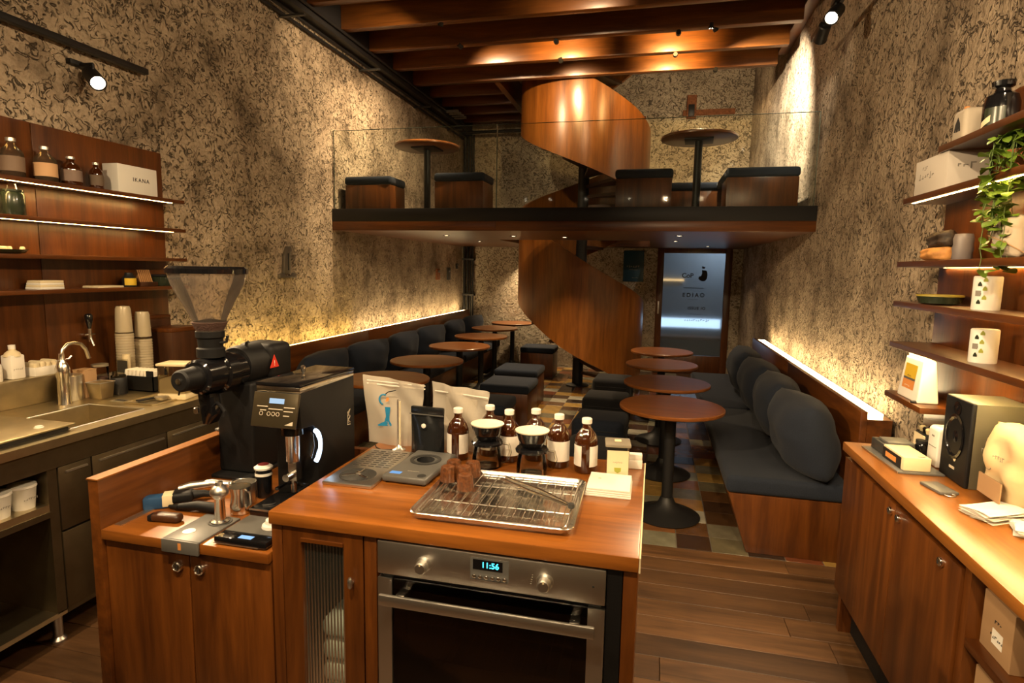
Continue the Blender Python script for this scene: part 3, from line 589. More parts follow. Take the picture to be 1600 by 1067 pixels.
obj('body', G().lathe([(.05, 0), (.053, .005), (.053, .10), (.045, .115)], 24), M_DGREEN, t); obj('lid', G().lathe([(.048, .115), (.048, .125), (.0, .13)], 24), M_DGREEN, t); obj('handle', G().tube([(-.03, 0, .125), (-.025, 0, .15), (0, 0, .158), (.025, 0, .15), (.03, 0, .125)], .004), M_CHROME, t)
t = thing('dish', 'dark oval dish of wrapped sweets on the third shelf', 'dish', (-3.12, 2.29, 1.648)); obj('bowl', G().lathe([(.03, 0), (.06, .006), (.075, .022), (.07, .022), (.055, .01), (0, .008)], 24, capt=False), M_DGREEN, t)
for k in range(6): obj('sweet', G().lathe([(0, -.012), (.012, -.006), (.012, .006), (0, .012)], 10, (random.uniform(-.03, .03), random.uniform(-.045, .045), .026), 'y'), M_CREAM, t)
def flat_stack(name, label, cat, loc, w, d, hs, mats, rz=0):
    t = thing(name, label, cat, loc, rz); z = 0
    for k, h in enumerate(hs): obj('sheet', B(-w/2 + .002*k, w/2 - .001*k, -d/2 + .002*k, d/2, z, z + h), mats[k % len(mats)], t, bevel=min(h*.3, .002)); z += h
flat_stack('coaster_stack', 'stack of pale wooden coasters on a white dish, lowest shelf', 'coasters', (-3.12, 2.45, 1.468), .10, .13, (.012, .011, .011, .012), (M_WHITE, M_CREAM))
flat_stack('menu_card', 'single cream card lying flat on the lowest bottle shelf', 'card', (-3.12, 2.79, 1.468), .11, .17, (.007, .004), (M_CREAM,))
t = thing('label_jar', 'squat black jar with yellow label on the lowest shelf', 'jar', (-3.11, 2.955, 1.468)); obj('body', G().lathe([(.036, 0), (.038, .004), (.038, .055), (.025, .068), (.02, .085)], 20), M_BLACK, t)
g = G().grid(8, 1, lambda u, v: (.0388*math.cos(R(-80+130*u)), .0388*math.sin(R(-80+130*u)), .010+.042*v)); obj('paper_label', g, M_YEL, t)
t = thing('filter_stack', 'fan of brown paper filters leaning in a holder on the lowest shelf', 'filters', (-3.115, 3.07, 1.468))
for k in range(7): obj('filter', B(-.004, .004, -.028, .028, 0, .10), plain('brown_paper', (.34, .17, .06), .8) if k == 0 else MATS['brown_paper'], t, (0, -.035 + k*.014, .002), (R(-28), 0, R(70)))
obj('holder', B(-.035, .035, -.055, .07, 0, .028), M_DARKW, t, bevel=.002)
t = thing('black_tin', 'low black tin at the grinder end of the lowest shelf', 'tin', (-3.11, 3.20, 1.468)); obj('body', B(-.045, .045, -.055, .06, 0, .06), M_DGREEN, t, bevel=.006); obj('lid', B(-.047, .047, -.057, .062, .06, .074), M_BLACK, t, bevel=.004)

# ---------------------------------------------------------------- island: worktop, glass cabinet, oven, lower cabinet
IZ = .95; IX0, IX1, IY0, IY1 = -1.0, -.005, 1.345, 2.06; FY = 1.357
t = thing('island_worktop', 'orange-brown teak island worktop carrying the tray and amber bottles', 'worktop', (0, 0, 0))
obj('slab', B(IX0, IX1, IY0, IY1, .913, IZ), M_TOPX, t, bevel=.003); obj('edge_strip', B(IX1, IX1 + .004, IY0, IY1, .913, IZ + .0005), M_CREAM, t)
c = thing('glass_cabinet', 'narrow teak cabinet with reeded glass door under the island worktop', 'cabinet', (0, 0, 0))
obj('side_panel', B(-.998, -.965, FY - .002, 2.02, 0, .913), M_WZ, c, bevel=.002); obj('side_panel', B(-.718, -.682, FY - .002, 2.02, 0, .913), M_WZ, c, bevel=.002); obj('base_board', B(-.965, -.718, FY + .03, 2.02, .0, .12), M_WX, c); obj('inner_back', B(-.965, -.718, 1.9, 1.92, .12, .913), M_BLKMAT, c)
d = obj('door', G().box(-.962, -.905, FY - .003, FY + .02, .1, .91).box(-.778, -.721, FY - .003, FY + .02, .1, .91).box(-.905, -.778, FY - .003, FY + .02, .872, .91).box(-.905, -.778, FY - .003, FY + .02, .1, .17), M_WZ, c)
obj('door_moulding', G().box(-.905, -.778, FY - .008, FY, .872, .882), M_WX, d)
g = G(); n = 26
g.grid(n * 4, 1, lambda u, v: (-.905 + .127 * u, FY + .008 - .0016 * abs(math.sin(u * n / 2 * 2 * math.pi / 2)), .17 + .702 * v))
M_REED = thin('reeded_glass', (.62, .70, .68), .35, .06, (.30, .36, .33), .12)
obj('reeded_pane', g, M_REED, d, ang=180)
obj('handle', G().tube([(-.752, FY - .003, .775), (-.752, FY - .018, .778), (-.752, FY - .018, .778)], .004).lathe([(.003, 0), (.006, .004), (.007, .024), (.004, .03)], 12, (-.752, FY - .018, .765)), M_STEEL, d)
t = thing('tea_towel', 'pale folded cloths inside the reeded glass cabinet', 'cloth', (-.84, 1.5, .12))
for k in range(7): obj('fold', B(-.06, .06, -.07, .25, k * .07, k * .07 + .062), M_PAPER if k > 2 else M_BLUE, t, bevel=.02, seg=3)
# oven
o = thing('oven', 'built-in stainless steel oven with dark glass door and blue clock', 'oven', (0, 0, 0)); X0, X1 = -.675, -.080
M_OVG = thin('oven_glass', (.40, .32, .25), .35, 0, rough=.04); M_DIMST = plain('dim_rack_steel', (.25, .19, .13), .35, 1)
pn = obj('control_panel', B(X0, X1, FY - .012, FY + .01, .818, .908), M_STEEL, o, bevel=.003)
for x in (-.545, -.227):
    kn = obj('knob', G().lathe([(.021, 0), (.021, -.004), (.016, -.007), (.0155, -.026), (.013, -.028), (0, -.028)], 28, (x, FY - .012, .860), 'y'), M_STEEL, o); obj('pointer', B(x - .002, x + .002, FY - .041, FY - .038, .868, .8745), M_CREAM, kn)
dp = obj('clock_display', B(-.412, -.335, FY - .0135, FY - .011, .868, .894), M_BLKGLOSS, o); text('clock_digits', '11:56', .021, emit('clock_blue', (.05, .75, 1), 5), dp, (-.367, FY - .0142, .881), TY)
obj('display_bezel', B(-.419, -.319, FY - .0125, FY - .0115, .840, .899), M_GREY, o)
for k in range(6): obj('button', G().lathe([(.0052, 0), (.0052, -.004), (.003, -.0055)], 12, (-.408 + k * .0158, FY - .0125, .850), 'y'), M_CHROME, o)
for k in range(5): obj('dial_mark', B(-.264 + k*.001, -.261 + k*.001, FY - .0128, FY - .012, .848 + k * .006, .8495 + k * .006), M_INKG, o)
obj('brand_dot', B(-.112, -.107, FY - .0128, FY - .012, .862, .866), M_INK, o)
obj('vent_gap', B(X0 + .01, X1 - .01, FY + .004, FY + .02, .800, .818), M_BLACK, o)
do = obj('door', G().box(X0, -.636, FY - .010, FY + .012, .34, .806).box(-.121, X1, FY - .010, FY + .012, .34, .806).box(-.636, -.121, FY - .010, FY + .012, .34, .38), M_STEEL, o)
obj('door_glass', B(-.636, -.121, FY - .004, FY - .001, .38, .806), M_OVG, do); obj('glass_border', G().box(-.636, -.121, FY, FY + .008, .75, .806).box(-.636, -.60, FY, FY + .008, .38, .75).box(-.155, -.121, FY, FY + .008, .38, .75), M_BLKMAT, do)
hd = obj('handle', B(-.655, -.100, FY - .052, FY - .040, .752, .782), M_STEEL, do, bevel=.004)
for x in (-.600, -.150): obj('handle_bracket', B(x - .012, x + .012, FY - .041, FY - .004, .760, .780), M_CHROME, do, bevel=.002)
obj('cavity', G().box(-.60, -.155, 1.80, 1.81, .36, .80).box(-.61, -.60, 1.37, 1.81, .36, .80).box(-.155, -.145, 1.37, 1.81, .36, .80).box(-.61, -.145, 1.37, 1.81, .35, .36).box(-.61, -.145, 1.37, 1.81, .80, .81), plain('oven_enamel', (.09, .05, .025), .35), o)
for zz in (.56, .66):
    g = G().cyl((-.60, 1.40, zz), (-.155, 1.40, zz), .003, 8).cyl((-.60, 1.76, zz), (-.155, 1.76, zz), .003, 8)
    for k in range(14): g.cyl((-.585 + k * .0318, 1.40, zz), (-.585 + k * .0318, 1.76, zz), .0015, 6)
    obj('rack', g, M_DIMST, o)
obj('filler_panel', B(X1 + .002, -.042, FY - .002, FY + .02, 0, .912), M_BLKMAT, o); obj('plinth', B(X0, X1, FY + .01, FY + .03, 0, .34), M_BLKMAT, o)
obj('end_panel', B(-.04, IX1 - .002, IY0 + .01, IY1 - .01, 0, .912), M_WZ, o, bevel=.002); obj('back_board', B(-.68, -.04, IY1 - .03, IY1 - .01, 0, .912), M_WZ, o)
obj('casing', G().box(X0, X1, 1.83, 1.84, .0, .905).box(-.66, -.10, FY + .012, 1.84, .905, .908), M_BLKMAT, o)
# lower cabinet with upstand
LZ = .825
c = thing('barista_cabinet', 'lower teak cabinet with two round chrome locks beside the island', 'cabinet', (0, 0, 0))
for a, b in ((-1.572, -1.277), (-1.273, -1.004)):
    d = obj('door', B(a, b, FY, FY + .02, .03, .793), M_WZ, c, bevel=.002); x = -1.313 if a < -1.5 else -1.238
    kb = obj('lock', G().lathe([(.016, 0), (.017, -.004), (.0155, -.010), (.012, -.0125), (.011, -.010), (0, -.010)], 24, (x, FY, .742), 'y'), M_CHROME, d); obj('key_slot', B(x - .0012, x + .0012, FY - .0112, FY - .0098, .736, .748), M_INK, kb)
obj('carcass', B(-1.572, -1.004, FY + .021, 2.05, 0, .793), M_DARKW, c)
obj('upstand', B(-1.612, -1.574, FY - .012, 2.09, 0, .975), M_WY, c, bevel=.003); obj('rear_upstand', B(-1.573, -1.004, 2.06, 2.09, 0, .90), M_WX, c, bevel=.003); obj('upstand_cap', B(-1.614, -1.572, FY - .014, 2.09, .9751, .9795), M_TOPY, c)
t = thing('lower_worktop', 'lower teak worktop under the two black grinders', 'worktop', (0, 0, 0)); obj('slab', B(-1.573, -1.003, FY - .014, 2.058, .794, LZ), M_TOPX, t, bevel=.003)

# ---------------------------------------------------------------- things on the island worktop
def rect_ring(w, d, r, z, n=6):
    p = []
    for cx, cy, a0 in ((w/2-r, d/2-r, 0), (-w/2+r, d/2-r, 90), (-w/2+r, -d/2+r, 180), (w/2-r, -d/2+r, 270)):
        p += [(cx + r*math.cos(R(a0 + 90*i/n)), cy + r*math.sin(R(a0 + 90*i/n)), z) for i in range(n + 1)]
    return p
def shell(rings):            # loft of closed rings of equal length, last ring filled
    g = G(); n = len(rings[0]); v = [p for r_ in rings for p in r_]; f = []
    for k in range(len(rings) - 1):
        for i in range(n): f.append((k*n+i, k*n+(i+1) % n, (k+1)*n+(i+1) % n, (k+1)*n+i))
    f.append(tuple(range((len(rings)-1)*n, len(rings)*n))); return g.add(v, f)
t = thing('baking_tray', 'shiny rimmed baking tray with wire rack on the island', 'tray', (-.395, 1.585, IZ), 1); W, D = .445, .375
obj('pan', shell([rect_ring(W-.03, D-.03, .02, 0), rect_ring(W-.006, D-.006, .028, .018), rect_ring(W, D, .03, .021), rect_ring(W-.004, D-.004, .03, .023), rect_ring(W-.012, D-.012, .026, .019), rect_ring(W-.034, D-.034, .02, .002)]), M_CHROME, t)
rk = G().tube(rect_ring(W-.045, D-.045, .018, .016), .0026, 8, True)
for k in range(15): x = -W/2 + .036 + k * (W - .072) / 14; rk.cyl((x, -D/2 + .024, .017), (x, D/2 - .024, .017), .0019, 6)
for yy in (-.07, .07): rk.cyl((-W/2 + .024, yy, .0145), (W/2 - .024, yy, .0145), .0016, 6)
for a in (-1, 1):
    for b in (-1, 1): rk.cyl((a*.15, b*.11, .002), (a*.15, b*.11, .016), .002, 6)
obj('wire_rack', rk, M_CHROME, t)
M_CAN = plain('canele_crust', (.10, .033, .009), .38, bump=.5, bscale=120, var=.45, coat=.2)
rf = lambda a, j: 1 + .055 * math.cos(12 * a)
cm = G().lathe([(.0225, 0), (.0235, .004), (.0232, .02), (.0218, .040), (.0195, .046), (.013, .0465), (.008, .043), (0, .0415)], 60, rf=rf).mesh('canele', ang=60); cm.materials.append(M_CAN)
for k, (x, y, lab) in enumerate(((-.517, 1.600, 'front fluted canele on the wire rack'), (-.590, 1.655, 'fluted canele at the scale end of the rack'), (-.592, 1.715, 'fluted canele at the back beside the scale'), (-.543, 1.668, 'fluted canele directly behind the front one'), (-.530, 1.718, 'fluted canele at the back, nearest the coffee server'))):
    tag(obj('canele', cm, None, None, (x, y, IZ + .0185), (0, 0, k * .7)), lab, 'pastry', 'caneles on the rack')
t = thing('tongs', 'steel serving tongs lying across the wire rack', 'tongs', (-.30, 1.60, IZ + .019))
a_, b_ = Vector((-.125, .105, 0)), Vector((.105, -.05, 0)); n_ = (b_ - a_).cross(Vector((0, 0, 1))).normalized()
for sg in (-1, 1): obj('arm', G().tube([b_ + n_*.004*sg + Vector((0,0,.006)), (a_+b_)/2 + n_*.014*sg + Vector((0,0,.008)), a_*.75 + b_*.25 + n_*.012*sg + Vector((0,0,.007)), a_ + n_*.009*sg + Vector((0,0,.006))], [.004, .005, .005, .006], 8), M_CHROME, t)
obj('hinge', G().lathe([(.009, .001), (.010, .006), (.008, .013)], 16, (b_.x, b_.y, 0)), M_DGREY, t)
t = thing('brew_scale', 'grey flat brewing scale with round pad beside the black coffee pouch', 'scale', (-.722, 1.763, IZ), -2)
obj('body', B(-.075, .075, -.135, .135, .003, .026), M_GREY, t, bevel=.008, seg=3); obj('pad_ring', G().lathe([(.052, .026), (.052, .029), (.040, .029), (.040, .0262)], 40, (0, .035, 0), capb=False, capt=False), M_DGREY, t); obj('pad', G().lathe([(0, .0285), (.030, .0285), (.030, .026)], 32, (0, .035, 0), capb=False, capt=False), M_BLKGLOSS, t)
obj('display', B(-.058, -.022, -.115, -.095, .026, .0268), emit('scale_screen', (.25, .5, .9), .9), t); marks('lettering', 9, .008, M_GOLDP, t, (.01, -.08, .0262), (0, 0, 0)); obj('button', G().lathe([(.014, .026), (.014, .0272), (0, .0272)], 20, (.05, -.11, 0)), M_DGREY, t)
for a in (-1, 1):
    for b in (-1, 1): obj('foot', G().cyl((a*.06, b*.12, 0), (a*.06, b*.12, .004), .008, 10), M_BLACK, t)
t = thing('drip_tray', 'steel pitcher rinser tray with round basin at the grinder end of the island', 'tray', (-.888, 1.735, IZ), 1)
obj('plate', B(-.082, .082, -.172, .172, 0, .012), M_STEEL, t, bevel=.003); obj('basin', G().lathe([(.058, .0122), (.058, .0135), (.052, .0135), (.050, .0124), (0, .0122)], 40, (0, -.095, 0), capb=False), M_DGREY, t)
g = G()
for k in range(3): a = R(90 + 120*k); g.cyl((0, -.095, .015), (.05*math.cos(a), -.095 + .05*math.sin(a), .015), .0035, 8)
obj('spoke', g, M_CHROME, t); obj('nozzle', G().lathe([(.009, .0125), (.008, .022), (0, .023)], 16, (0, -.095, 0)), M_CHROME, t)
for k in range(9):
    for j in range(5): obj('slot', B(-.062 + j*.027, -.042 + j*.027, -.012 + k*.0195, -.006 + k*.0195, .0119, .0124), M_DGREY, t, rot=(0, 0, 0))
def pouch(name, label, cat, loc, w, h, th, mat, rz=0, roll=False, wav=.004, taper=.06):
    t = thing(name, label, cat, loc, rz); g = G(); rnd = random.Random(len(label)); p = rnd.uniform(0, 6)
    for sg in (-1, 1):
        def fn(u, v):
            a = 2*u - 1; e = (1 - abs(a)**2.6); f_ = 1 - v**1.6
            wv = wav * math.sin(7*u + 5*v + p) + wav * .6 * math.sin(17*u*v + 3*p)
            zb = name == 'zip_bag'; return (w/2*a*(1 + (.16 * (v - .6) if zb else 0)), sg*(th/2*e*f_ + .0015) + wv * (2 if zb else 1), h*v*(1 - (.05*a*v if zb else 0)))
        g.grid(18, 22, fn)
    obj('bag', g, mat, t, ang=180); return t
t = pouch('coffee_pouch', 'matte black coffee pouch with white valve, rolled shut', 'pouch', (-.772, 1.945, IZ), .128, .152, .06, M_BLKMAT, -4, wav=.0015)
M_FOIL = plain('black_foil', (.010, .011, .012), .22, bump=.25, bscale=25); bpy.data.objects[[o_.name for o_ in t.children][0]].data.materials[0] = M_FOIL
obj('rolled_top', B(-.064, .064, -.010, .008, .145, .172), M_FOIL, t, bevel=.005); obj('tin_tie', B(-.066, .066, -.0125, -.010, .143, .147), M_GREY, t); obj('valve', G().lathe([(.0085, 0), (.0085, -.003), (.006, -.004), (0, -.004)], 20, (-.003, -.026, .108), 'y'), M_PAPER, t)
t = pouch('zip_bag', 'milky zip bag printed with a blue pedestal, behind the rinser tray', 'bag', (-.935, 2.012, IZ), .232, .25, .03, M_POUCH, 2)
bag = t.children[0]; bag.rotation_euler = (0, R(0), 0)
obj('zip_strip', B(-.116, .116, -.006, -.003, .224, .228), M_PAPER, t, rot=(0, R(2.6), 0)); obj('zip_strip', B(-.116, .116, -.006, -.003, .236, .239), M_PAPER, t, rot=(0, R(2.6), 0))
yf = -.0235
obj('blue_pedestal', G().prism([(-.055, .078), (-.028, .092), (-.022, .112), (-.026, .148), (-.004, .148), (-.008, .112), (-.008, .095), (0, .084), (.0, .076), (-.054, .074)], (yf, yf + .001), 'y'), M_BLUE, t)
g = G().tube([(-.030 + .017*math.cos(a), yf, .176 + .019*math.sin(a)) for a in [R(60 + 18*i) for i in range(12)]], .0035, 6); obj('blue_ring', g, M_BLUE, t)
obj('printed_stem', G().tube([(-.024, yf, .196), (-.012, yf, .206), (.006, yf, .210), (.018, yf, .214)], .0022, 6), M_INK, t); obj('print_smudge', G().prism([(-.024, .168), (-.012, .17), (-.008, .182), (-.018, .186)], (yf, yf + .001), 'y'), M_ORANGE, t)
t = pouch('zip_bag', 'plain milky zip bag standing behind the first amber bottle', 'bag', (-.680, 2.028, IZ), .215, .235, .03, M_POUCH, -6, wav=.006)
obj('zip_strip', B(-.107, .107, -.008, -.005, .208, .211), M_PAPER, t, rot=(0, R(2.6), 0)); obj('inner_bag', B(-.055, .07, .001, .004, .01, .19), M_POUCH, t)
t = thing('spoon_rest', 'thin upright stirring rod on a round steel foot before the printed bag', 'rod', (-.885, 1.945, IZ))
obj('foot', G().lathe([(.024, 0), (.024, .004), (.012, .010), (.006, .022)], 24), M_STEEL, t); obj('rod', G().cyl((-.003, 0, .015), (-.003, 0, .19), .003, 10), M_STEEL, t); obj('wooden_rod', G().cyl((.004, 0, .015), (.005, 0, .185), .003, 10), M_CREAM, t); obj('cable', G().tube([(-.02, -.01, .003), (-.06, -.02, .003), (-.09, .0, .003), (-.11, .03, .003)], .0022, 6), M_BLACK, t)
GA = 'amber bottles on the island'
for x, y, lb, lab in ((-.650, 1.925, 'double', 'amber bottle beside the black pouch, two label panels'), (-.555, 2.00, 'front', 'amber bottle mostly hidden behind the first dripper'), (-.472, 1.955, 'front', 'amber bottle between the two drippers'), (-.385, 1.995, 'front', 'amber bottle mostly hidden behind the second dripper'), (-.294, 1.945, 'full', 'amber bottle with one wide cream label beside the second dripper'), (-.197, 1.918, 'double', 'amber bottle beside the clear canister, two label panels')):
    amber_bottle(lab, (x, y, IZ), .0385, .182, lab=lb, group=GA, rz={'double': 4, 'front': 20, 'full': -5}[lb])
M_CERA = plain('cream_filter', (.75, .66, .50), .8, bump=.2, bscale=60)
def dripper(label, x, y):
    t = thing('coffee_dripper', label, 'dripper', (x, y, IZ), group='drippers on glass servers')
    s_ = obj('glass_server', G().lathe([(.046, .001), (.050, .004), (.050, .03), (.046, .06), (.042, .078), (.040, .0785), (.044, .06), (.048, .03), (.047, .006), (0, .004)], 32, capb=True), M_GLASS, t, ang=60)
    obj('collar', G().lathe([(.040, .076), (.054, .080), (.055, .087), (.050, .092), (.036, .092)], 32), M_BLKGLOSS, t)
    obj('handle', G().tube([(.045, .01, .082), (.072, .016, .078), (.078, .018, .05), (.068, .015, .022), (.050, .011, .016)], .0045, 8), M_GLASS, s_)
    obj('cone', G().lathe([(.030, .092), (.034, .096), (.046, .118), (.054, .142), (.056, .146), (.053, .146), (.04, .12), (0, .10)], 36, capb=False), M_BLKGLOSS, t)
    obj('filter_paper', G().lathe([(.0535, .144), (.056, .150), (.0545, .150), (.044, .141), (.02, .1385), (0, .139)], 36, capb=False), M_CERA, t)
dripper('black pour-over dripper on glass server nearer the black pouch', -.528, 1.872); dripper('black pour-over dripper on glass server nearer the clear canister', -.365, 1.835)
t = thing('clear_canister', 'clear square canister with lid and cream sticker at the island edge', 'canister', (-.092, 1.895, IZ), 6)
obj('body', B(-.036, .036, -.036, .036, .002, .108), M_GLASS, t, bevel=.006); obj('lid', B(-.041, .041, -.041, .041, .108, .119), thin('frosty_lid', (.7, .66, .56), .3, .5, (.55, .5, .4)), t, bevel=.004); obj('lid_knob', B(-.011, .011, -.011, .011, .119, .123), M_CREAM, t, bevel=.002)
obj('sticker', B(-.034, .034, -.0385, -.037, .006, .098), M_CREAM, t); obj('emblem', G().prism([(-.01, .03), (0, .024), (.01, .03), (.011, .042), (-.011, .042)], (-.0392, -.0385), 'y'), M_OLIVE, t); marks('lettering', 6, .009, M_INKG, t, (0, -.0388, .06), TY)
flat_stack('napkin_pad', 'square white napkin stack at the island corner', 'napkins', (-.108, 1.775, IZ), .138, .15, (.006, .005, .006, .007), (M_PAPER,), 0)
text('printed_emblem', 'm', .012, M_OLIVE, [o_ for o_ in bpy.data.objects if o_.name.startswith('napkin_pad')][0], (-.03, .02, .0243), (0, 0, 0))
flat_stack('card_block', 'small white card block behind the clear canister', 'cards', (-.038, 2.0, IZ), .05, .03, (.03, .02), (M_PAPER,), 4)

# ---------------------------------------------------------------- grinders and barista tools on the lower worktop
t = thing('shop_grinder', 'tall black shop grinder with a clear cone hopper on the lower worktop', 'grinder', (-1.50, 1.90, LZ))     # axis along Y, knob to the front
obj('column', B(-.078, .078, -.055, .13, .012, .36), M_BLKMAT, t, bevel=.012, seg=3); obj('foot_plate', B(-.085, .085, -.10, .14, 0, .014), M_BLKMAT, t, bevel=.004)
bd = G().lathe([(.0, -.10), (.070, -.10), (.076, -.09), (.078, .10), (.072, .13), (.0, .135)], 36, (0, .06, .415), 'y', capb=False, capt=False); mt = obj('motor_housing', bd, M_BLKMAT, t)
obj('motor_tail', B(-.080, .085, .06, .20, .345, .49), M_BLKMAT, t, bevel=.03, seg=4)
gc = obj('grind_chamber', G().lathe([(0, -.235), (.052, -.235), (.060, -.228), (.064, -.15), (.074, -.145), (.076, -.10), (.066, -.095), (.066, -.02), (0, -.02)], 36, (0, .0, .408), 'y', capb=False, capt=False), M_BLKGLOSS, t)
for k in range(6): a = R(60 * k + 20); obj('bolt', G().cyl((.068*math.cos(a), -.152, .408 + .068*math.sin(a)), (.068*math.cos(a), -.144, .408 + .068*math.sin(a)), .005, 8), M_CHROME, gc)
kb = obj('adjust_knob', G().lathe([(0, -.310), (.030, -.310), (.036, -.303), (.037, -.262), (.040, -.235), (0, -.235)], 24, (0, 0, .408), 'y', capb=False, capt=False, rf=lambda a, j: 1 + .02 * math.cos(24 * a)), M_BLKMAT, t); obj('knob_cap', G().lathe([(.010, -.311), (.010, -.314), (0, -.315)], 16, (0, 0, .408), 'y', capb=False), M_CHROME, kb); obj('pointer', G().cyl((-.008, -.30, .374), (-.012, -.30, .360), .003, 8), M_BLACK, kb)
obj('neck', G().lathe([(.046, .47), (.046, .50), (.040, .505), (.042, .535), (.047, .54), (.047, .56)], 28, (0, -.16, 0)), M_BLKMAT, t); obj('neck_lever', G().tube([(.04, -.16, .52), (.062, -.155, .525), (.066, -.155, .545)], .005, 8), M_BLACK, t)
hp = obj('hopper', G().lathe([(.042, .552), (.046, .575), (.056, .605), (.078, .650), (.100, .692), (.115, .725), (.122, .752), (.124, .764)], 40, (0, -.16, 0), capb=False, capt=False), M_HOPPER, t, ang=180)
obj('hopper_lid', G().lathe([(.122, .760), (.129, .760), (.130, .776), (.122, .784), (0, .784)], 40, (0, -.16, 0), capb=True), M_BLKGLOSS, hp); obj('beans', G().lathe([(.038, .553), (.050, .575), (.058, .592), (.03, .598), (0, .604)], 28, (0, -.16, 0)), M_BEAN, hp)
marks('maker_mark', 9, .014, M_INK, hp, (-.03, -.16 - .121, .742), (90, 0, -12))
sp = obj('spout', G().prism([(-.03, .345), (.02, .345), (.03, .27), (.012, .235), (-.015, .235)], (-.20, -.15), 'y'), M_BLKGLOSS, t, bevel=.004); obj('bag_clamp', G().tube([(.02, -.17, .31), (.05, -.18, .30), (.07, -.19, .285), (.065, -.19, .265)], .006, 8), M_BLACK, t); obj('clamp_knob', G().lathe([(.009, 0), (.010, .018), (.006, .022)], 12, (-.045, -.19, .27)), M_CHROME, t); obj('power_switch', G().tube([(.02, .0, .475), (.02, .0, .50), (.03, .0, .505)], .006, 8), M_BLACK, t)
wt = obj('warning_triangle', G().prism([(.045, .40), (.10, .40), (.0725, .45)], (.0852, .0862), 'x'), plain('warning_red', (.62, .04, .02), .5), t); text('warning_mark', '!', .03, M_PAPER, wt, (.0866, .0725, .416), TXP)

t = thing('espresso_grinder', 'square black espresso grinder with tilted display beside the island', 'grinder', (-1.138, 1.77, LZ)); H_ = .395    # local: front at y=-.17
obj('body', G().prism([(-.075, .0), (.17, .0), (.17, H_), (-.17, H_), (-.176, H_ - .02), (-.165, .28), (-.10, .275), (-.075, .25)], (-.078, .078), 'x'), M_BLKMAT, t, bevel=.003)
dpn = obj('display_panel', G().prism([(-.178, H_), (-.204, H_ - .105), (-.197, H_ - .108), (-.165, H_ - .004)], (-.079, .079), 'x'), plain('bronze_panel', (.075, .060, .035), .3, .6), t, bevel=.002)
sl = Matrix.Translation((0, -.1915, H_ - .052)) @ Matrix.Rotation(R(90 - 14), 4, 'X')
def onp(name, x0, x1, y0, y1, m_): obj(name, B(x0, x1, y0, y1, 0, .0012).xf(sl), m_, dpn)
onp('screen', -.020, .032, .020, .036, emit('grinder_screen', (.55, .75, .95), .9))
for a, b, y in ((-.062, -.024, .008), (.034, .072, .008), (.034, .066, -.004), (-.05, -.028, -.004), (-.02, .03, .001), (.034, .055, -.018)): onp('printed_bar', a, b, y, y + .003, M_GOLDP)
for x in (-.045, -.018, -.002, .014): obj('button_ring', G().tube([(x + .006*math.cos(R(30*i)), -.013 + .006*math.sin(R(30*i)), .0008) for i in range(12)], .001, 5, True).xf(sl), M_GOLDP, dpn)
obj('printed_badge', G().prism([(.042, -.045), (.070, -.045), (.070, -.032)], (0, .0012)).xf(sl), M_GOLDP, dpn)
ld = obj('hopper_lid', B(-.080, .080, -.172, .172, H_ + .018, H_ + .030), M_BLKGLOSS, t, bevel=.003); obj('lid_rim', B(-.078, .078, -.17, .17, H_, H_ + .018), M_CHROME, t, bevel=.002)
obj('lid_knob', G().lathe([(.006, .030), (.005, .040), (.008, .045), (.008, .060), (.004, .064)], 16, (.0, -.03, H_)), M_CHROME, ld)
obj('grind_spout', G().lathe([(.030, .285), (.030, .27), (.026, .265), (.022, .16), (.016, .155)], 24, (.018, -.125, 0)), M_CHROME, t); obj('spout_collar', G().lathe([(.036, .25), (.036, .283)], 24, (.018, -.125, 0)), M_BLKGLOSS, t)
ww = obj('lit_ring', G().tube([(.079, -.105 + .040*math.cos(a), .205 + .055*math.sin(a)) for a in [R(-70 + 14*i) for i in range(11)]], .008, 8), emit('work_light', (.62, .78, 1), 3.2), t); obj('work_lamp', G().lathe([(.0, -.001), (.014, -.001)], 16, (-.028, -.145, .278)), MATS['work_light'], t); obj('glass_chute', G().lathe([(.024, .17), (.034, .21), (.030, .25)], 20, (.055, -.12, 0), capb=False, capt=False), M_GLASS, t)
fk = obj('portafilter_fork', G().tube([(-.02, -.165, .075), (-.02, -.11, .075), (.06, -.11, .075), (.06, -.165, .075)], .006, 8), M_BLKGLOSS, t)
obj('portafilter_clamp', G().box(.004, .034, -.135, -.105, .095, .16).lathe([(.012, -.17), (.013, -.13)], 16, (.018, 0, .115), 'y').lathe([(.010, .055), (.012, .095)], 16, (.018, -.125, 0)), M_CHROME, t, bevel=.0)
obj('base_tray', B(-.077, .077, -.225, -.074, .0, .028), M_BLKGLOSS, t, bevel=.003); obj('tray_edge', B(-.077, .077, -.2275, -.225, .022, .028), M_STEEL, t); obj('side_emblem', G().tube([(.0785, .125 + .012*math.cos(i*2.1), .22 + .004*i + .010*math.sin(i*3.3)) for i in range(14)], .0022, 5), M_GOLDP, t)
obj('diamond_sticker', G().prism([(-.05, .262), (-.035, .270), (-.02, .258), (-.035, .248)], (-.0772, -.0762), 'y'), M_GOLDP, t); obj('diamond_sticker', G().prism([(-.046, .232), (-.036, .238), (-.027, .228), (-.037, .221)], (-.0772, -.0762), 'y'), M_KRAFT, t)
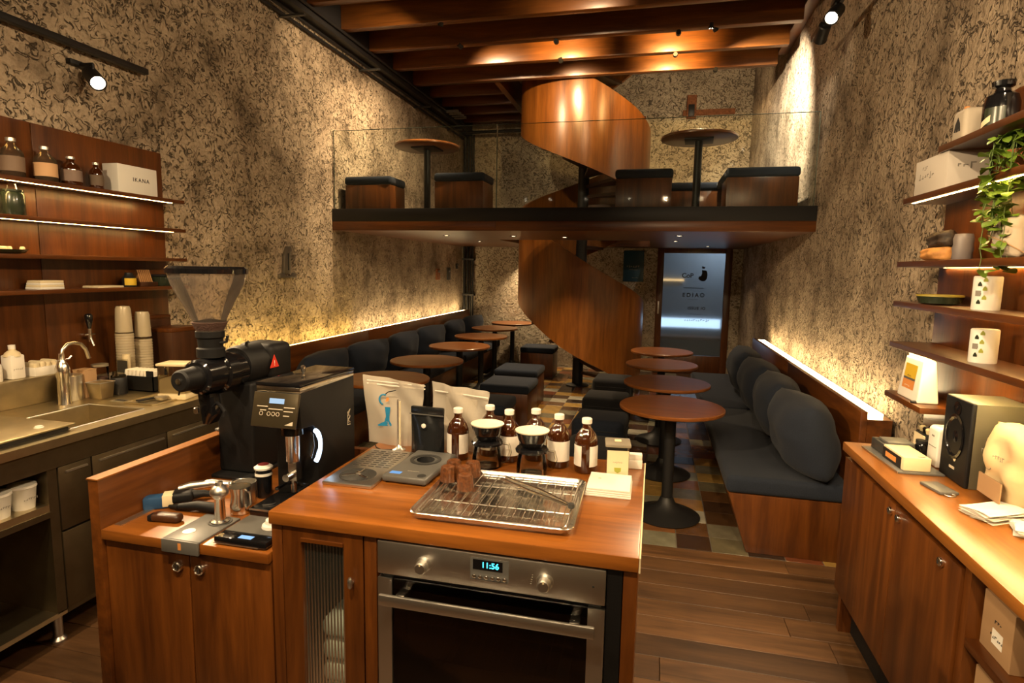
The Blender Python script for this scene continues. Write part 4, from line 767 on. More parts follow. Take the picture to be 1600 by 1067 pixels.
# barista tools
t = thing('dosing_cup', 'black dosing cup with white rims beside the espresso grinder', 'cup', (-1.275, 1.70, LZ)); obj('cup', G().lathe([(.022, 0), (.026, .004), (.028, .10), (.0, .10)], 24), M_BLKGLOSS, t); obj('rim_band', G().lathe([(.0285, .078), (.0285, .088)], 24, capb=False, capt=False), M_WHITE, t); obj('lid', G().lathe([(.030, .10), (.031, .106), (.020, .114), (0, .115)], 24), M_WHITE, t); obj('lid_badge', G().lathe([(.018, .1152), (0, .116)], 20), plain('maroon', (.16, .02, .02), .5), t)
t = thing('milk_jug', 'small polished steel pitcher behind the tamping mat', 'pitcher', (-1.262, 1.565, LZ), -20); obj('body', G().lathe([(.030, 0), (.033, .004), (.033, .03), (.0285, .06), (.033, .088), (.0315, .088), (.027, .06), (.031, .03), (.03, .006), (0, .005)], 32), M_CHROME, t, ang=60); obj('handle', G().tube([(.030, 0, .08), (.052, 0, .075), (.055, 0, .04), (.033, 0, .02)], .0035, 8), M_CHROME, t); obj('spout', G().prism([(-.030, .012), (-.045, .0), (-.030, -.012)], (.076, .088)), M_CHROME, t)
t = thing('steel_cup', 'low steel dosing cup behind the small pitcher', 'cup', (-1.30, 1.64, LZ)); obj('body', G().lathe([(.028, 0), (.030, .004), (.033, .072), (.0315, .072), (.028, .006), (0, .005)], 28), M_STEEL, t, ang=60)
t = thing('tamping_mat', 'grey rubber tamping mat folded over the worktop edge', 'mat', (-1.285, 1.428, LZ), 0); obj('mat', B(-.062, .062, -.088, .085, 0, .007), M_GREY, t, bevel=.002); obj('front_lip', B(-.062, .062, -.096, -.088, -.032, .007), M_GREY, t, bevel=.002); obj('tamper_well', G().tube([(.022 + .032*math.cos(R(15*i)), .045 + .032*math.sin(R(15*i)), .007) for i in range(24)], .003, 6, True), M_DGREY, t); obj('badge', G().lathe([(.018, .007), (.018, .0078), (0, .0078)], 24, (-.02, -.035, 0)), M_STEEL, t); obj('notch', B(-.004, .006, -.0968, -.096, -.02, .0), M_ORANGE, t)
t = thing('tamper', 'upright steel tamper standing on the tamping mat', 'tamper', (-1.262, 1.472, LZ + .007)); obj('base', G().lathe([(.027, 0), (.027, .006), (.016, .010), (.0145, .075), (.018, .08)], 28), M_CHROME, t); obj('handle', G().lathe([(.018, .08), (.026, .09), (.027, .10), (.02, .112), (.012, .118), (.010, .128), (.004, .131)], 28), M_STEEL, t)
t = thing('shot_scale', 'black shot scale with white cup pad at the worktop edge', 'scale', (-1.103, 1.430, LZ), 0); obj('body', B(-.085, .085, -.075, .075, .003, .024), M_BLKGLOSS, t, bevel=.004); obj('top_plate', B(-.078, .078, -.035, .072, .024, .027), M_GREY, t, bevel=.001); obj('trim_line', B(-.085, .06, -.0762, -.075, .004, .007), M_STEEL, t)
obj('digits_screen', B(-.012, .03, -.066, -.048, .024, .0246), emit('scale_digits', (.35, .6, 1), 1.2), t); obj('pad', G().lathe([(.030, .027), (.032, .031), (.030, .038), (.022, .042), (.020, .052), (.010, .056), (0, .056)], 28, (.045, .015, 0)), M_WHITE, t)
for a in (-1, 1): obj('foot_strip', B(a*.07 - .01, a*.07 + .01, -.06, .06, 0, .004), M_BLACK, t)
t = thing('portafilter', 'portafilter with steel handle lying behind the tamping mat', 'portafilter', (-1.44, 1.70, LZ)); obj('basket', G().lathe([(.024, .004), (.034, .008), (.036, .040), (.034, .040), (.03, .012), (0, .01)], 28, (.07, .0, 0)), M_CHROME, t); obj('handle', G().tube([(.04, -.005, .032), (-.02, -.03, .038), (-.08, -.06, .032), (-.11, -.078, .024)], [.011, .014, .015, .013], 14), M_STEEL, t); obj('handle_end', G().lathe([(.014, 0), (.012, .012)], 14, (-.113, -.08, .012)), M_BLACK, t); obj('spout', G().cyl((.07, 0, .006), (.085, -.03, .003), .007, 10), M_CHROME, t)
obj('rim', G().tube([(.07 + .036*math.cos(R(15*i)), .036*math.sin(R(15*i)), .040) for i in range(24)], .003, 6, True), M_CHROME, t)
t = thing('counter_brush', 'black counter brush with blue band against the upstand', 'brush', (-1.515, 1.545, LZ), 35); obj('bristles', B(-.075, .0, -.022, .022, .0, .040), plain('brush_blue', (.01, .05, .13), .6), t, bevel=.006); obj('band', B(-.02, .012, -.024, .024, .006, .044), M_CREAM, t, bevel=.003); obj('head', B(.005, .07, -.026, .026, .012, .046), M_BLKMAT, t, bevel=.01, seg=3); obj('handle', G().tube([(.06, 0, .03), (.10, 0, .03), (.13, 0, .022)], [.016, .012, .008], 10), M_BLKMAT, t)
t = thing('dust_brush', 'thick black brush with long handle in front of the portafilter', 'brush', (-1.395, 1.525, LZ), 8); obj('handle', G().tube([(-.06, .0, .016), (.0, .005, .020), (.06, .0, .018), (.085, -.002, .016)], [.010, .016, .017, .010], 12), M_BLKMAT, t); obj('tail', G().tube([(-.06, 0, .014), (-.10, .01, .010)], [.009, .006], 10), M_BLKMAT, t)
t = thing('wooden_brush', 'short dark brush head lying near the worktop edge', 'brush', (-1.435, 1.445, LZ), 6); obj('head', B(-.045, .05, -.018, .018, .0, .026), M_DARKW, t, bevel=.011, seg=3); obj('bristles', B(-.055, -.035, -.015, .015, 0, .02), M_BLKMAT, t, bevel=.004)
t = thing('ruler_strip', 'thin steel strip along the upstand', 'strip', (-1.55, 1.47, LZ), 0); obj('strip', B(-.012, .012, -.09, .07, 0, .003), M_STEEL, t); obj('end_tab', B(-.012, .012, .07, .09, 0, .004), M_BLACK, t)
t = thing('hook_clip', 'black clip bracket hooked over the upstand', 'clip', (-1.592, 1.93, .979)); obj('top', B(-.028, .024, -.05, .05, 0.0005, .010), M_GREY, t, bevel=.002); obj('arm', B(.020, .026, -.05, .05, -.07, .010), M_BLACK, t); obj('knob', G().cyl((.026, 0, -.05), (.04, 0, -.055), .008, 10), M_WHITE, t)

# ---------------------------------------------------------------- steel counter by the shelves
SX, CZ = -2.335, .90; SY0, SY1 = .25, 3.42; KX0, KX1, KY0, KY1 = -2.76, -2.42, 1.96, 2.34
c = thing('steel_counter', 'long dull steel sink counter below the bottle shelves', 'counter', (0, 0, 0))
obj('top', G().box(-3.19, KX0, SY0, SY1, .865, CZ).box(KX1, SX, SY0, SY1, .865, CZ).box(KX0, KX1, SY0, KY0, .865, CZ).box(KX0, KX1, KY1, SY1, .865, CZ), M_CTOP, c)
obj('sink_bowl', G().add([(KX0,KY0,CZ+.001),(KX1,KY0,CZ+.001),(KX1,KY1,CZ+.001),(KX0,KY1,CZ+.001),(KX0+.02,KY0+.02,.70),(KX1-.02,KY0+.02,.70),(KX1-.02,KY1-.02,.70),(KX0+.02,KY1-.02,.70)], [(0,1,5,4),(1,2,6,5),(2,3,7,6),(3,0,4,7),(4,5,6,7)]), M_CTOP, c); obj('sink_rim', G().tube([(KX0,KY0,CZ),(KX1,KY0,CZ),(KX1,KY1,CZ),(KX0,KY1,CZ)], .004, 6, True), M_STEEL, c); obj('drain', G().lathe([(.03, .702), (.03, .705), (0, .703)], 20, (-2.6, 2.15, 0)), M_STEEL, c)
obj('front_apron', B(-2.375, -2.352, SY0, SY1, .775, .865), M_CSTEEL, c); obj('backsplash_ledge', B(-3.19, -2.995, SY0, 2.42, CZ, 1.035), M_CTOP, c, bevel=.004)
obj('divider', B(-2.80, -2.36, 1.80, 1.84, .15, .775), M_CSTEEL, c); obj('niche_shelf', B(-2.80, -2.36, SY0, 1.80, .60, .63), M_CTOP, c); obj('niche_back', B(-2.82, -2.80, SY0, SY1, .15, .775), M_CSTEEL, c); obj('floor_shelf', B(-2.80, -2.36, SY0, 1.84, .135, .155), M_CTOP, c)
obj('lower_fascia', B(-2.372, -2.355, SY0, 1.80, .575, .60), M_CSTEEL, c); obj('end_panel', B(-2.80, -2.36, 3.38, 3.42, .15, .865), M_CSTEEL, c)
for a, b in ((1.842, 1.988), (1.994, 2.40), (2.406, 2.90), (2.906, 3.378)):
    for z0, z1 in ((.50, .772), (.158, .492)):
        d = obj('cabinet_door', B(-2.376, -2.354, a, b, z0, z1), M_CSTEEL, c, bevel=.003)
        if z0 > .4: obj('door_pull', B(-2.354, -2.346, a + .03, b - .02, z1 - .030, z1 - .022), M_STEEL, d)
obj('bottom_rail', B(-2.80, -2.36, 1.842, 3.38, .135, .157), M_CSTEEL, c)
for y in (.6, 1.84, 3.3): lg = obj('leg', G().cyl((-2.42, y, .02), (-2.42, y, .136), .019, 14), M_STEEL, c); obj('foot', G().lathe([(.030, 0), (.030, .008), (.018, .022)], 18, (-2.42, y, 0)), M_STEEL, lg)
for k, (y, x) in enumerate(((1.555, -2.425), (1.652, -2.425), (1.748, -2.425))):
    t = thing('cup_sleeve', ('white printed cup pack outermost in the steel niche', 'white printed cup pack in the middle of the steel niche', 'white printed cup pack nearest the divider in the steel niche')[k], 'cups', (x, y, .63), group='cup packs in the niche'); obj('cup_body', G().lathe([(.038, 0), (.046, .085), (.048, .088), (.044, .088)], 24), M_WHITE, t); marks('lettering', 6, .016, M_INKG, t, (.0445, 0, .045), TXP); obj('cup_lid', G().lathe([(.049, .088), (.047, .098), (0, .099)], 24), M_PAPER, t)
t = thing('drainer_board', 'flat steel drainer tray with black underside on the counter', 'tray', (-2.63, 1.56, CZ), 0); obj('plate', B(-.27, .245, -.46, .40, .022, .030), M_CTOP, t, bevel=.003); obj('black_skirt', B(-.25, .225, -.44, .38, .0, .022), M_BLACK, t)
g = G().lathe([(.018, .03), (.014, .032), (.014, .036)], 14, (.17, .30, 0)); obj('lift_tab', g, M_WHITE, t)
t = thing('gooseneck_tap', 'steel gooseneck water tap with swollen base behind the sink', 'tap', (-2.86, 2.30, CZ)); obj('column', G().lathe([(.030, 0), (.030, .004), (.027, .01), (.027, .13), (.032, .16), (.032, .185), (.022, .21), (.013, .225), (.012, .26)], 24), M_CHROME, t); obj('spout', G().tube([(0, 0, .25), (0, .005, .275), (0, .03, .30), (0, .065, .305), (0, .105, .295), (0, .13, .265), (0, .145, .215)], .009, 12), M_CHROME, t); obj('lever', G().tube([(0, -.03, .225), (0, .0, .228), (0, .035, .226), (0, .05, .24)], .005, 8), M_CHROME, t)
t = thing('draught_tap', 'draught tap with black handle on the shelf panel', 'tap', (-3.2, 2.70, 1.165)); obj('shank', G().cyl((0, 0, .03), (.06, 0, .03), .010, 12), M_CHROME, t); obj('valve', G().cyl((.06, 0, -.005), (.06, 0, .07), .011, 12).cyl((.055, -.03, .035), (.055, .035, .035), .006, 10).cyl((.06, .0, .03), (.085, 0, -.03), .008, 10), M_CHROME, t); obj('handle', G().lathe([(.008, .07), (.012, .085), (.020, .12), (.021, .145), (.014, .155), (0, .157)], 20, (.06, 0, 0)), M_BLKGLOSS, t)
t = thing('squeeze_bottle', 'white squeeze bottle with pointed nozzle on the steel ledge', 'bottle', (-3.06, 2.12, 1.035)); obj('body', G().lathe([(.034, 0), (.036, .005), (.036, .075), (.030, .085)], 24), M_PAPER, t); obj('nozzle', G().lathe([(.030, .085), (.020, .10), (.008, .13), (.004, .155), (0, .156)], 20), M_CREAM, t)
t = thing('syrup_bottle', 'square white syrup bottle with cap on the steel ledge', 'bottle', (-3.06, 2.215, 1.035)); obj('body', B(-.034, .034, -.034, .034, 0, .12), M_PAPER, t, bevel=.008); obj('shoulder', G().lathe([(.038, .112), (.030, .13), (.015, .142), (.014, .15)], 20), M_CREAM, t); obj('cap', G().lathe([(.015, .148), (.015, .168), (0, .170)], 16), M_WHITE, t); marks('lettering', 5, .016, M_INKG, t, (.0345, 0, .05), TXP)
t = thing('cream_carton', 'open white carton at the camera end of the steel ledge', 'carton', (-3.05, 2.02, 1.035)); obj('body', B(-.034, .034, -.034, .034, 0, .095), M_PAPER, t, bevel=.004); obj('lid', G().lathe([(.030, .095), (.028, .11), (0, .112)], 18), plain('red_lid', (.4, .03, .02), .5), t)
t = thing('cloth_tray', 'white tray heaped with folded cloths on the steel ledge', 'cloths', (-3.06, 2.345, 1.035)); obj('tray', B(-.05, .05, -.065, .065, 0, .045), M_PAPER, t, bevel=.004)
for k in range(4): obj('cloth', B(-.045, .045, -.06 + k*.03, -.032 + k*.03, .03, .068 + .006 * (k % 2)), M_CREAM, t, bevel=.010, seg=3)
t = thing('steel_canister', 'round steel canister in front of the ledge beside the tap', 'canister', (-2.925, 2.39, CZ)); obj('body', G().lathe([(.050, 0), (.052, .005), (.052, .13), (.054, .132), (.050, .134), (0, .125)], 28), M_STEEL, t)
t = thing('card_box', 'small plain brown card box behind the tap', 'box', (-2.93, 2.475, CZ)); obj('box', B(-.04, .04, -.035, .035, 0, .145), M_KRAFT, t, bevel=.003); obj('flap', B(-.041, .041, -.036, .036, .145, .148), M_KRAFT, t)
t = thing('steel_scoop_bin', 'tapered dull steel bin on the counter', 'bin', (-2.83, 2.475, CZ)); obj('bin', G().add([(-.04,-.035,0),(.04,-.035,0),(.04,.035,0),(-.04,.035,0),(-.05,-.045,.085),(.045,-.045,.085),(.045,.045,.085),(-.05,.045,.085)], [(0,3,2,1),(0,1,5,4),(1,2,6,5),(2,3,7,6),(3,0,4,7),(4,5,6,7)]), M_CTOP, t, bevel=.004); obj('rim', G().tube([(-.05,-.045,.085),(.045,-.045,.085),(.045,.045,.085),(-.05,.045,.085)], .0025, 6, True), M_STEEL, t)
t = thing('glass_jar', 'low glass jar with steel lid behind the tapered bin', 'jar', (-2.93, 2.565, CZ)); obj('glass', G().lathe([(.036, 0), (.040, .005), (.040, .14), (.034, .15)], 24), M_GLASS, t); obj('contents', G().lathe([(.033, .006), (.037, .01), (.037, .09), (0, .095)], 24), M_BEAN, t); obj('lid', G().lathe([(.041, .15), (.041, .162), (0, .165)], 24), M_STEEL, t)
t = thing('black_canister', 'short black canister beside the sugar sachets', 'canister', (-2.83, 2.585, CZ)); obj('body', G().lathe([(.038, 0), (.040, .004), (.040, .085), (.036, .092)], 24), M_BLACK, t); obj('lid', G().lathe([(.038, .092), (.036, .102), (0, .103)], 24), M_GLASS, t)
t = thing('sachet_box', 'black caddy of upright white sugar sachets on the counter', 'caddy', (-2.80, 2.72, CZ)); obj('caddy', G().box(-.115, .115, -.055, .055, 0, .006).box(-.115, .115, -.055, -.050, 0, .085).box(-.115, .115, .050, .055, 0, .085).box(-.115, -.11, -.055, .055, 0, .085).box(.11, .115, -.055, .055, 0, .085), M_BLKMAT, t)
for k in range(8): obj('sachet', B(-.010, .010, -.042, .042, .008, .118), M_PAPER, t, (-.095 + k*.0265, 0, 0), (0, R(9), 0), bevel=.004)
obj('divider', B(.06, .108, -.045, .045, .06, .115), M_BLACK, t)
t = thing('straw_holder', 'clear acrylic holder with steel clip behind the sachet caddy', 'holder', (-2.93, 2.735, CZ)); obj('holder', G().box(-.045, .045, -.035, .035, .0, .012).box(-.045, .045, -.035, -.031, .0, .17).box(-.045, .045, .031, .035, .0, .17), M_GLASS, t); obj('label_card', B(-.035, .035, -.030, -.028, .09, .16), M_GREY, t); obj('straw_bundle', G().cyl((0, 0, .012), (0, 0, .19), .02, 12), M_CREAM, t)
M_CUPP = plain('cup_plastic', (.62, .53, .36), .22, coat=.5, trans=.35)
for k, (y, h1, h2, lab) in enumerate(((2.815, .31, .465, 'tall sleeve of clear cups nearer the draught tap'), (2.945, .27, .425, 'tall sleeve of clear cups next to the dark boxes'))):
    t = thing('cup_tower', lab, 'cups', (-3.02, y, CZ), group='cup sleeves'); g = G()
    for j in range(int(h1 / .016)): g.lathe([(.047, j*.016), (.049, j*.016 + .006), (.0465, j*.016 + .015)], 24, capb=(j == 0), capt=False)
    obj('cup_stack', g, M_CUPP, t); obj('lid_stack', G().lathe([(.046, h1), (.045, h1 + .01), (.040, h2 - .02), (.034, h2 - .004), (0, h2)], 24), M_CUPP, t)
t = thing('dark_box', 'dark wooden box at the far end of the steel counter', 'box', (-3.0, 3.16, CZ)); obj('body', B(-.09, .09, -.115, .115, 0, .285), M_DARKW, t, bevel=.004); obj('lid', B(-.092, .092, -.117, .117, .285, .31), M_WY, t, bevel=.003)
t = thing('dark_box', 'taller dark wooden box tucked behind the cup sleeves', 'box', (-3.135, 3.12, CZ)); obj('body', B(-.042, .042, -.12, .12, 0, .36), M_DARKW, t, bevel=.004); obj('lid', B(-.043, .043, -.121, .121, .36, .38), M_WY, t, bevel=.003)
t = thing('water_jug', 'clear square jug with pale lid and milky water behind the grinder knob', 'jug', (-2.46, 2.60, CZ), 12); obj('jug', B(-.075, .075, -.06, .06, .003, .178), M_GLASS, t, bevel=.012, seg=3); obj('water', B(-.070, .070, -.055, .055, .006, .11), thin('milky_water', (.75, .68, .5), .1, .5, (.55, .46, .28)), t, bevel=.01); obj('lid', B(-.078, .078, -.063, .063, .178, .192), M_CREAM, t, bevel=.005); obj('base_band', B(-.076, .076, -.061, .061, 0, .035), M_CREAM, t, bevel=.008); obj('handle', G().tube([(.075, 0, .14), (.11, 0, .13), (.11, 0, .06), (.075, 0, .05)], .008, 8), M_CREAM, t)
t = thing('inset_pan', 'shallow inset steel pan with black spatula by the counter edge', 'pan', (-2.52, 2.53, CZ), 0); obj('pan', shell([rect_ring(.20, .26, .02, .001), rect_ring(.20, .26, .02, .008), rect_ring(.185, .245, .016, .008), rect_ring(.17, .23, .014, .003)]), M_CTOP, t); obj('spatula', B(-.012, .012, -.11, .13, .010, .018), M_BLACK, t, rot=(0, 0, R(-14))); obj('wooden_grip', B(-.012, .012, .08, .14, .011, .024), M_KRAFT, t, rot=(0, 0, R(-14)), bevel=.004); obj('scoop', G().lathe([(.0, .008), (.025, .010), (.034, .026), (.032, .026)], 20, (.05, -.03, 0)), M_STEEL, t)
t = thing('slot_cover', 'small oval steel slot cover between the sink and the caddy', 'cover', (-2.66, 2.44, CZ), 0); obj('plate', G().prism([(-.05, -.025), (.05, -.025), (.06, 0), (.05, .025), (-.05, .025), (-.06, 0)], (0, .005)), M_STEEL, t, bevel=.002); obj('slot', G().prism([(-.035, -.012), (.035, -.012), (.04, 0), (.035, .012), (-.035, .012), (-.04, 0)], (.005, .0055)), M_INK, t)

# ---------------------------------------------------------------- counter, cabinet and shelves along the plant wall
RX, RZ = .865, .88
t = thing('plant_counter_top', 'long amber-toned teak counter top below the plant shelves', 'worktop', (0, 0, 0)); obj('slab', B(RX - .012, 1.295, .45, 2.84, RZ - .038, RZ), M_TOPY, t, bevel=.003)
c = thing('door_cabinet', 'teak cabinet with two tall doors and chrome locks under the plant counter', 'cabinet', (0, 0, 0))
obj('carcass', G().box(RX + .024, 1.29, 2.80, 2.832, .0, .841).box(RX + .024, 1.29, 1.80, 1.825, .0, .841).box(1.27, 1.29, 1.825, 2.80, .0, .841).box(RX + .06, 1.27, 1.825, 2.80, .19, .21).box(RX + .02, RX + .05, 1.825, 2.80, .826, .841), M_WZ, c)
for a, b, ky in ((2.262, 2.828, (2.292,)), (1.80, 2.257, (2.222, 1.905))):
    d = obj('door', B(RX, RX + .022, a, b, .20, .815), M_WZ, c, bevel=.003)
    for y in ky: kb = obj('lock', G().lathe([(.014, 0), (.015, -.004), (.0135, -.010), (.010, -.012), (0, -.011)], 22, (RX, y, .782), 'x'), M_CHROME, d); obj('key_slot', B(RX - .0128, RX - .0118, y - .0012, y + .0012, .776, .788), M_INK, kb)
obj('kick_board', B(RX + .075, RX + .09, 1.80, 2.82, 0, .20), M_BLKMAT, c)
c = thing('open_shelf_unit', 'open teak shelf unit with kraft boxes under the plant counter', 'shelves', (0, 0, 0)); obj('side_panel', B(RX + .01, 1.29, 1.765, 1.798, 0, .841), M_WZ, c); obj('back_panel', B(1.27, 1.29, .5, 1.765, 0, .841), M_WZ, c); obj('side_panel', B(RX + .01, 1.29, .47, .5, 0, .841), M_WZ, c)
for z in (.19, .415, .635): obj('shelf', B(RX + .01, 1.27, .5, 1.765, z - .025, z), M_WY, c, bevel=.002)
def kraft(label, x, y, z, w, d, h):
    t = thing('kraft_box', label, 'box', (x, y, z), group='kraft boxes in the open shelf'); obj('carton', B(0, w, -d, 0, 0, h), M_KRAFT, t, bevel=.002); obj('lid_seam', B(0.01, w - .01, -d/2 - .004, -d/2 + .004, h, h + .0008), M_CREAM, t)
    lb = obj('sticker', B(-.0008, 0, -d*.72, -d*.38, h*.22, h*.48), M_PAPER, t); marks('lettering', 3, h*.13, M_INK, t, (-.001, -d*.55, h*.62), TXN); marks('lettering', 6, h*.11, M_INK, lb, (-.0012, -d*.55, h*.35), TXN)
kraft('kraft box with white sticker on the upper open shelf', .905, 1.755, .635, .32, .14, .155); kraft('kraft box with white sticker on the lower open shelf', .905, 1.755, .415, .30, .14, .155)
kraft('second kraft box deeper along the upper open shelf', .93, 1.58, .635, .28, .20, .13)
t = thing('parcel_bag', 'crumpled grey-white parcel bag in front of the lower kraft box', 'bag', (.99, 1.53, .415)); me_ = pillow(.20, .15, .12, 9, .01); me_.materials.append(M_PAPER); obj('wrap', me_, None, t, (0, 0, 0), (0, 0, R(40))); obj('label', B(-.03, .03, -.075, -.073, .05, .09), M_GREY, t, rot=(0, 0, R(40)))

PR = 1.28
su = thing('plant_shelves', 'teak wall panel with staggered shelves and trailing plant', 'shelves', (0, 0, 0))
for a, b in ((.5, 1.5), (1.503, 2.4), (2.403, 3.14)): obj('back_panel', B(PR, XR, a, b, .882, 2.32), M_WZ, su, bevel=.002)
RS = ((2.145, 2.82), (1.972, 3.13), (1.685, 3.13), (1.502, 3.13), (1.312, 3.13), (1.075, 3.13))
for k, (z, y1) in enumerate(RS):
    s_ = obj('shelf', B(1.10, PR, 2.74 if k == 5 else .5, y1, z - .026, z), M_WY, su, bevel=.002)
    if k == 1: obj('light_strip', B(1.115, 1.129, .6, y1 - .06, z - .0266, z - .0255), M_SHELFLED, s_)
    elif k == 4: obj('light_strip', B(1.14, 1.15, .6, y1 - .06, z - .0275, z - .026), emit('lower_shelf_led', (1, .68, .26), 190), s_)
    elif k in (2, 3): obj('light_strip', B(1.268, 1.276, .6, y1 - .06, z - .0265, z - .0255), M_SHELFLED, s_)
M_SW = plain('stoneware', (.42, .36, .28), .6, bump=.2, bscale=30)
t = thing('tea_tin', 'rounded pale tin with dark emblem on the top plant shelf', 'tin', (1.185, 2.745, 2.145)); obj('body', B(-.055, .055, -.05, .05, 0, .125), M_SW, t, bevel=.018, seg=4); obj('emblem', G().prism([(-.025, .04), (-.012, .04), (-.010, .06), (-.006, .04), (.006, .04), (.010, .06), (.012, .04), (.025, .042), (.018, .07), (.0, .095), (-.018, .07)], (-.0562, -.0552), 'x'), M_INK, t); obj('cork_stub', G().lathe([(.010, .125), (.009, .14), (0, .141)], 14, (-.02, .02, 0)), M_ORANGE, t)
t = thing('stone_flask', 'black glazed flask with wide lip on the top plant shelf', 'flask', (1.19, 2.57, 2.145)); obj('body', G().lathe([(.050, 0), (.055, .008), (.055, .10), (.048, .125), (.025, .14), (.022, .152), (.034, .158), (.036, .175), (.026, .178)], 30), M_BLKGLOSS, t); obj('paper_label', G().grid(8, 1, lambda u, v: (.0558*math.cos(R(190+70*u)), .0558*math.sin(R(190+70*u)), .02 + .06*v)), M_DGREEN, t); obj('drip_patch', G().grid(6, 1, lambda u, v: (.0563*math.cos(R(175+40*u)), .0563*math.sin(R(175+40*u)), .012 + .022*v + .02*u)), M_CREAM, t)
t = thing('gift_box', 'large pale grey gift box with script print on the lit plant shelf', 'box', (1.185, 2.905, 1.972)); obj('carton', B(-.072, .075, -.15, .15, 0, .148), plain('pale_grey_card', (.55, .50, .44), .7), t, bevel=.003); marks('lettering', 6, .045, M_INKG, t, (-.0725, .03, .075), TXN); marks('lettering', 3, .03, M_INKG, t, (-.0725, .05, .11), TXN); marks('lettering', 3, .04, M_INKG, t, (.0, -.1505, .09), TY)
t = thing('driftwood', 'piece of split wood with black bark on the third plant shelf', 'wood', (1.185, 2.93, 1.685)); 
me_ = pillow(.22, .062, .11, 21, .006); me_.materials.append(plain('split_wood', (.40, .19, .055), .6, bump=.6, bscale=25, var=.4)); obj('log', me_, None, t, (0, 0, 0), (0, 0, R(88))); me_ = pillow(.21, .075, .09, 5, .012); me_.materials.append(plain('burnt_bark', (.03, .02, .014), .6, bump=1, bscale=40, var=.5)); obj('bark', me_, None, t, (.005, -.01, .052), (0, R(3), R(86)))
t = thing('grey_vase', 'small ribbed mauve-grey vase beside the driftwood', 'vase', (1.19, 2.735, 1.685)); obj('body', G().lathe([(.030, 0), (.036, .01), (.034, .03), (.037, .045), (.033, .065), (.036, .085), (.030, .105), (.026, .105), (.0, .09)], 26), plain('mauve_glaze', (.16, .14, .14), .4), t)
t = thing('paper_parcel', 'white crumpled paper parcel behind the trailing plant', 'parcel', (1.19, 2.40, 1.685)); me_ = pillow(.14, .15, .11, 31, .008); me_.materials.append(M_SW); obj('wrap', me_, None, t, (0, 0, 0), (0, 0, R(80))); obj('twine', G().tube([(.0, -.072, .02), (-.058, -.05, .06), (-.06, .03, .08), (0, .072, .10)], .002, 6), M_KRAFT, t)
t = thing('oval_bowl', 'shallow dark bowl with yellow rim on the fourth plant shelf', 'bowl', (1.18, 2.86, 1.502)); obj('bowl', G().lathe([(.055, 0), (.075, .005), (.085, .035), (.080, .035), (.068, .012), (0, .01)], 32), M_DGREEN, t); obj('rim', G().lathe([(.0855, .034), (.085, .041), (.079, .041), (.0795, .034)], 32, capb=False, capt=False), plain('olive_rim', (.28, .22, .03), .5), t); obj('filling', G().lathe([(.078, .030), (0, .036)], 24, capb=False), M_OLIVE, t)
def can(label, y, z):
    t = thing('paper_canister', label, 'canister', (1.175, y, z), group='leaf print canisters'); obj('tube', G().lathe([(.042, 0), (.043, .003), (.043, .118), (.040, .122), (0, .122)], 32), M_WHITE, t)
    for k in range(6):
        a = 200 + (k % 2) * 22 + 5; zz = .022 + k * .016; obj('leaf_print', G().grid(5, 4, lambda u, v: (.0436*math.cos(R(a + 18*u)), .0436*math.sin(R(a + 18*u)), zz + .018*v * (1 - abs(2*u-1)*.6))), M_OLIVE if k % 2 else M_DGREEN, t)
    obj('grey_stamp', G().grid(5, 1, lambda u, v: (.0437*math.cos(R(196 + 26*u)), .0437*math.sin(R(196 + 26*u)), .05 + .02*v)), M_INKG, t)
can('white canister with leaf print on the fourth plant shelf', 2.49, 1.502); can('white canister with leaf print and grey stamp on the fifth plant shelf', 2.47, 1.312)
t = thing('coffee_bag', 'white glowing coffee bag with yellow and orange label on the lowest shelf', 'pouch', (1.16, 2.93, 1.075), 0)
obj('bag', G().add([(-.04,-.105,0),(.045,-.105,0),(.045,.115,0),(-.04,.115,0),(-.020,-.085,.185),(.030,-.085,.185),(.030,.10,.185),(-.020,.10,.185)], [(0,3,2,1),(0,1,5,4),(1,2,6,5),(2,3,7,6),(3,0,4,7),(4,5,6,7)]), M_PAPER, t, bevel=.008, seg=3); obj('roll_top', B(-.012, .022, -.082, .097, .18, .205), M_PAPER, t, bevel=.006)
def onbag(name, y0, y1, z0, z1, m_, lift=.001): obj(name, G().add([(-.0405 + .108*z - lift, y, z) for y, z in ((y0, z0), (y1, z0), (y1, z1), (y0, z1))], [(0, 1, 2, 3)]), m_, t)
onbag('label_top', -.045, .075, .095, .155, M_YEL); onbag('label_bottom', -.045, .075, .045, .085, M_ORANGE); onbag('label_gap', -.045, .075, .085, .095, M_GREY); marks('lettering', 5, .014, M_INK, t, (-.032, .015, .103), TXN); marks('lettering', 6, .014, M_PAPER, t, (-.0375, .015, .060), TXN)
t = thing('beach_pebble', 'tiny dark pebble at the end of the lowest shelf', 'pebble', (1.115, 2.84, 1.075)); me_ = pillow(.03, .010, .02, 3, .001); me_.materials.append(M_BLACK); obj('stone', me_, None, t)
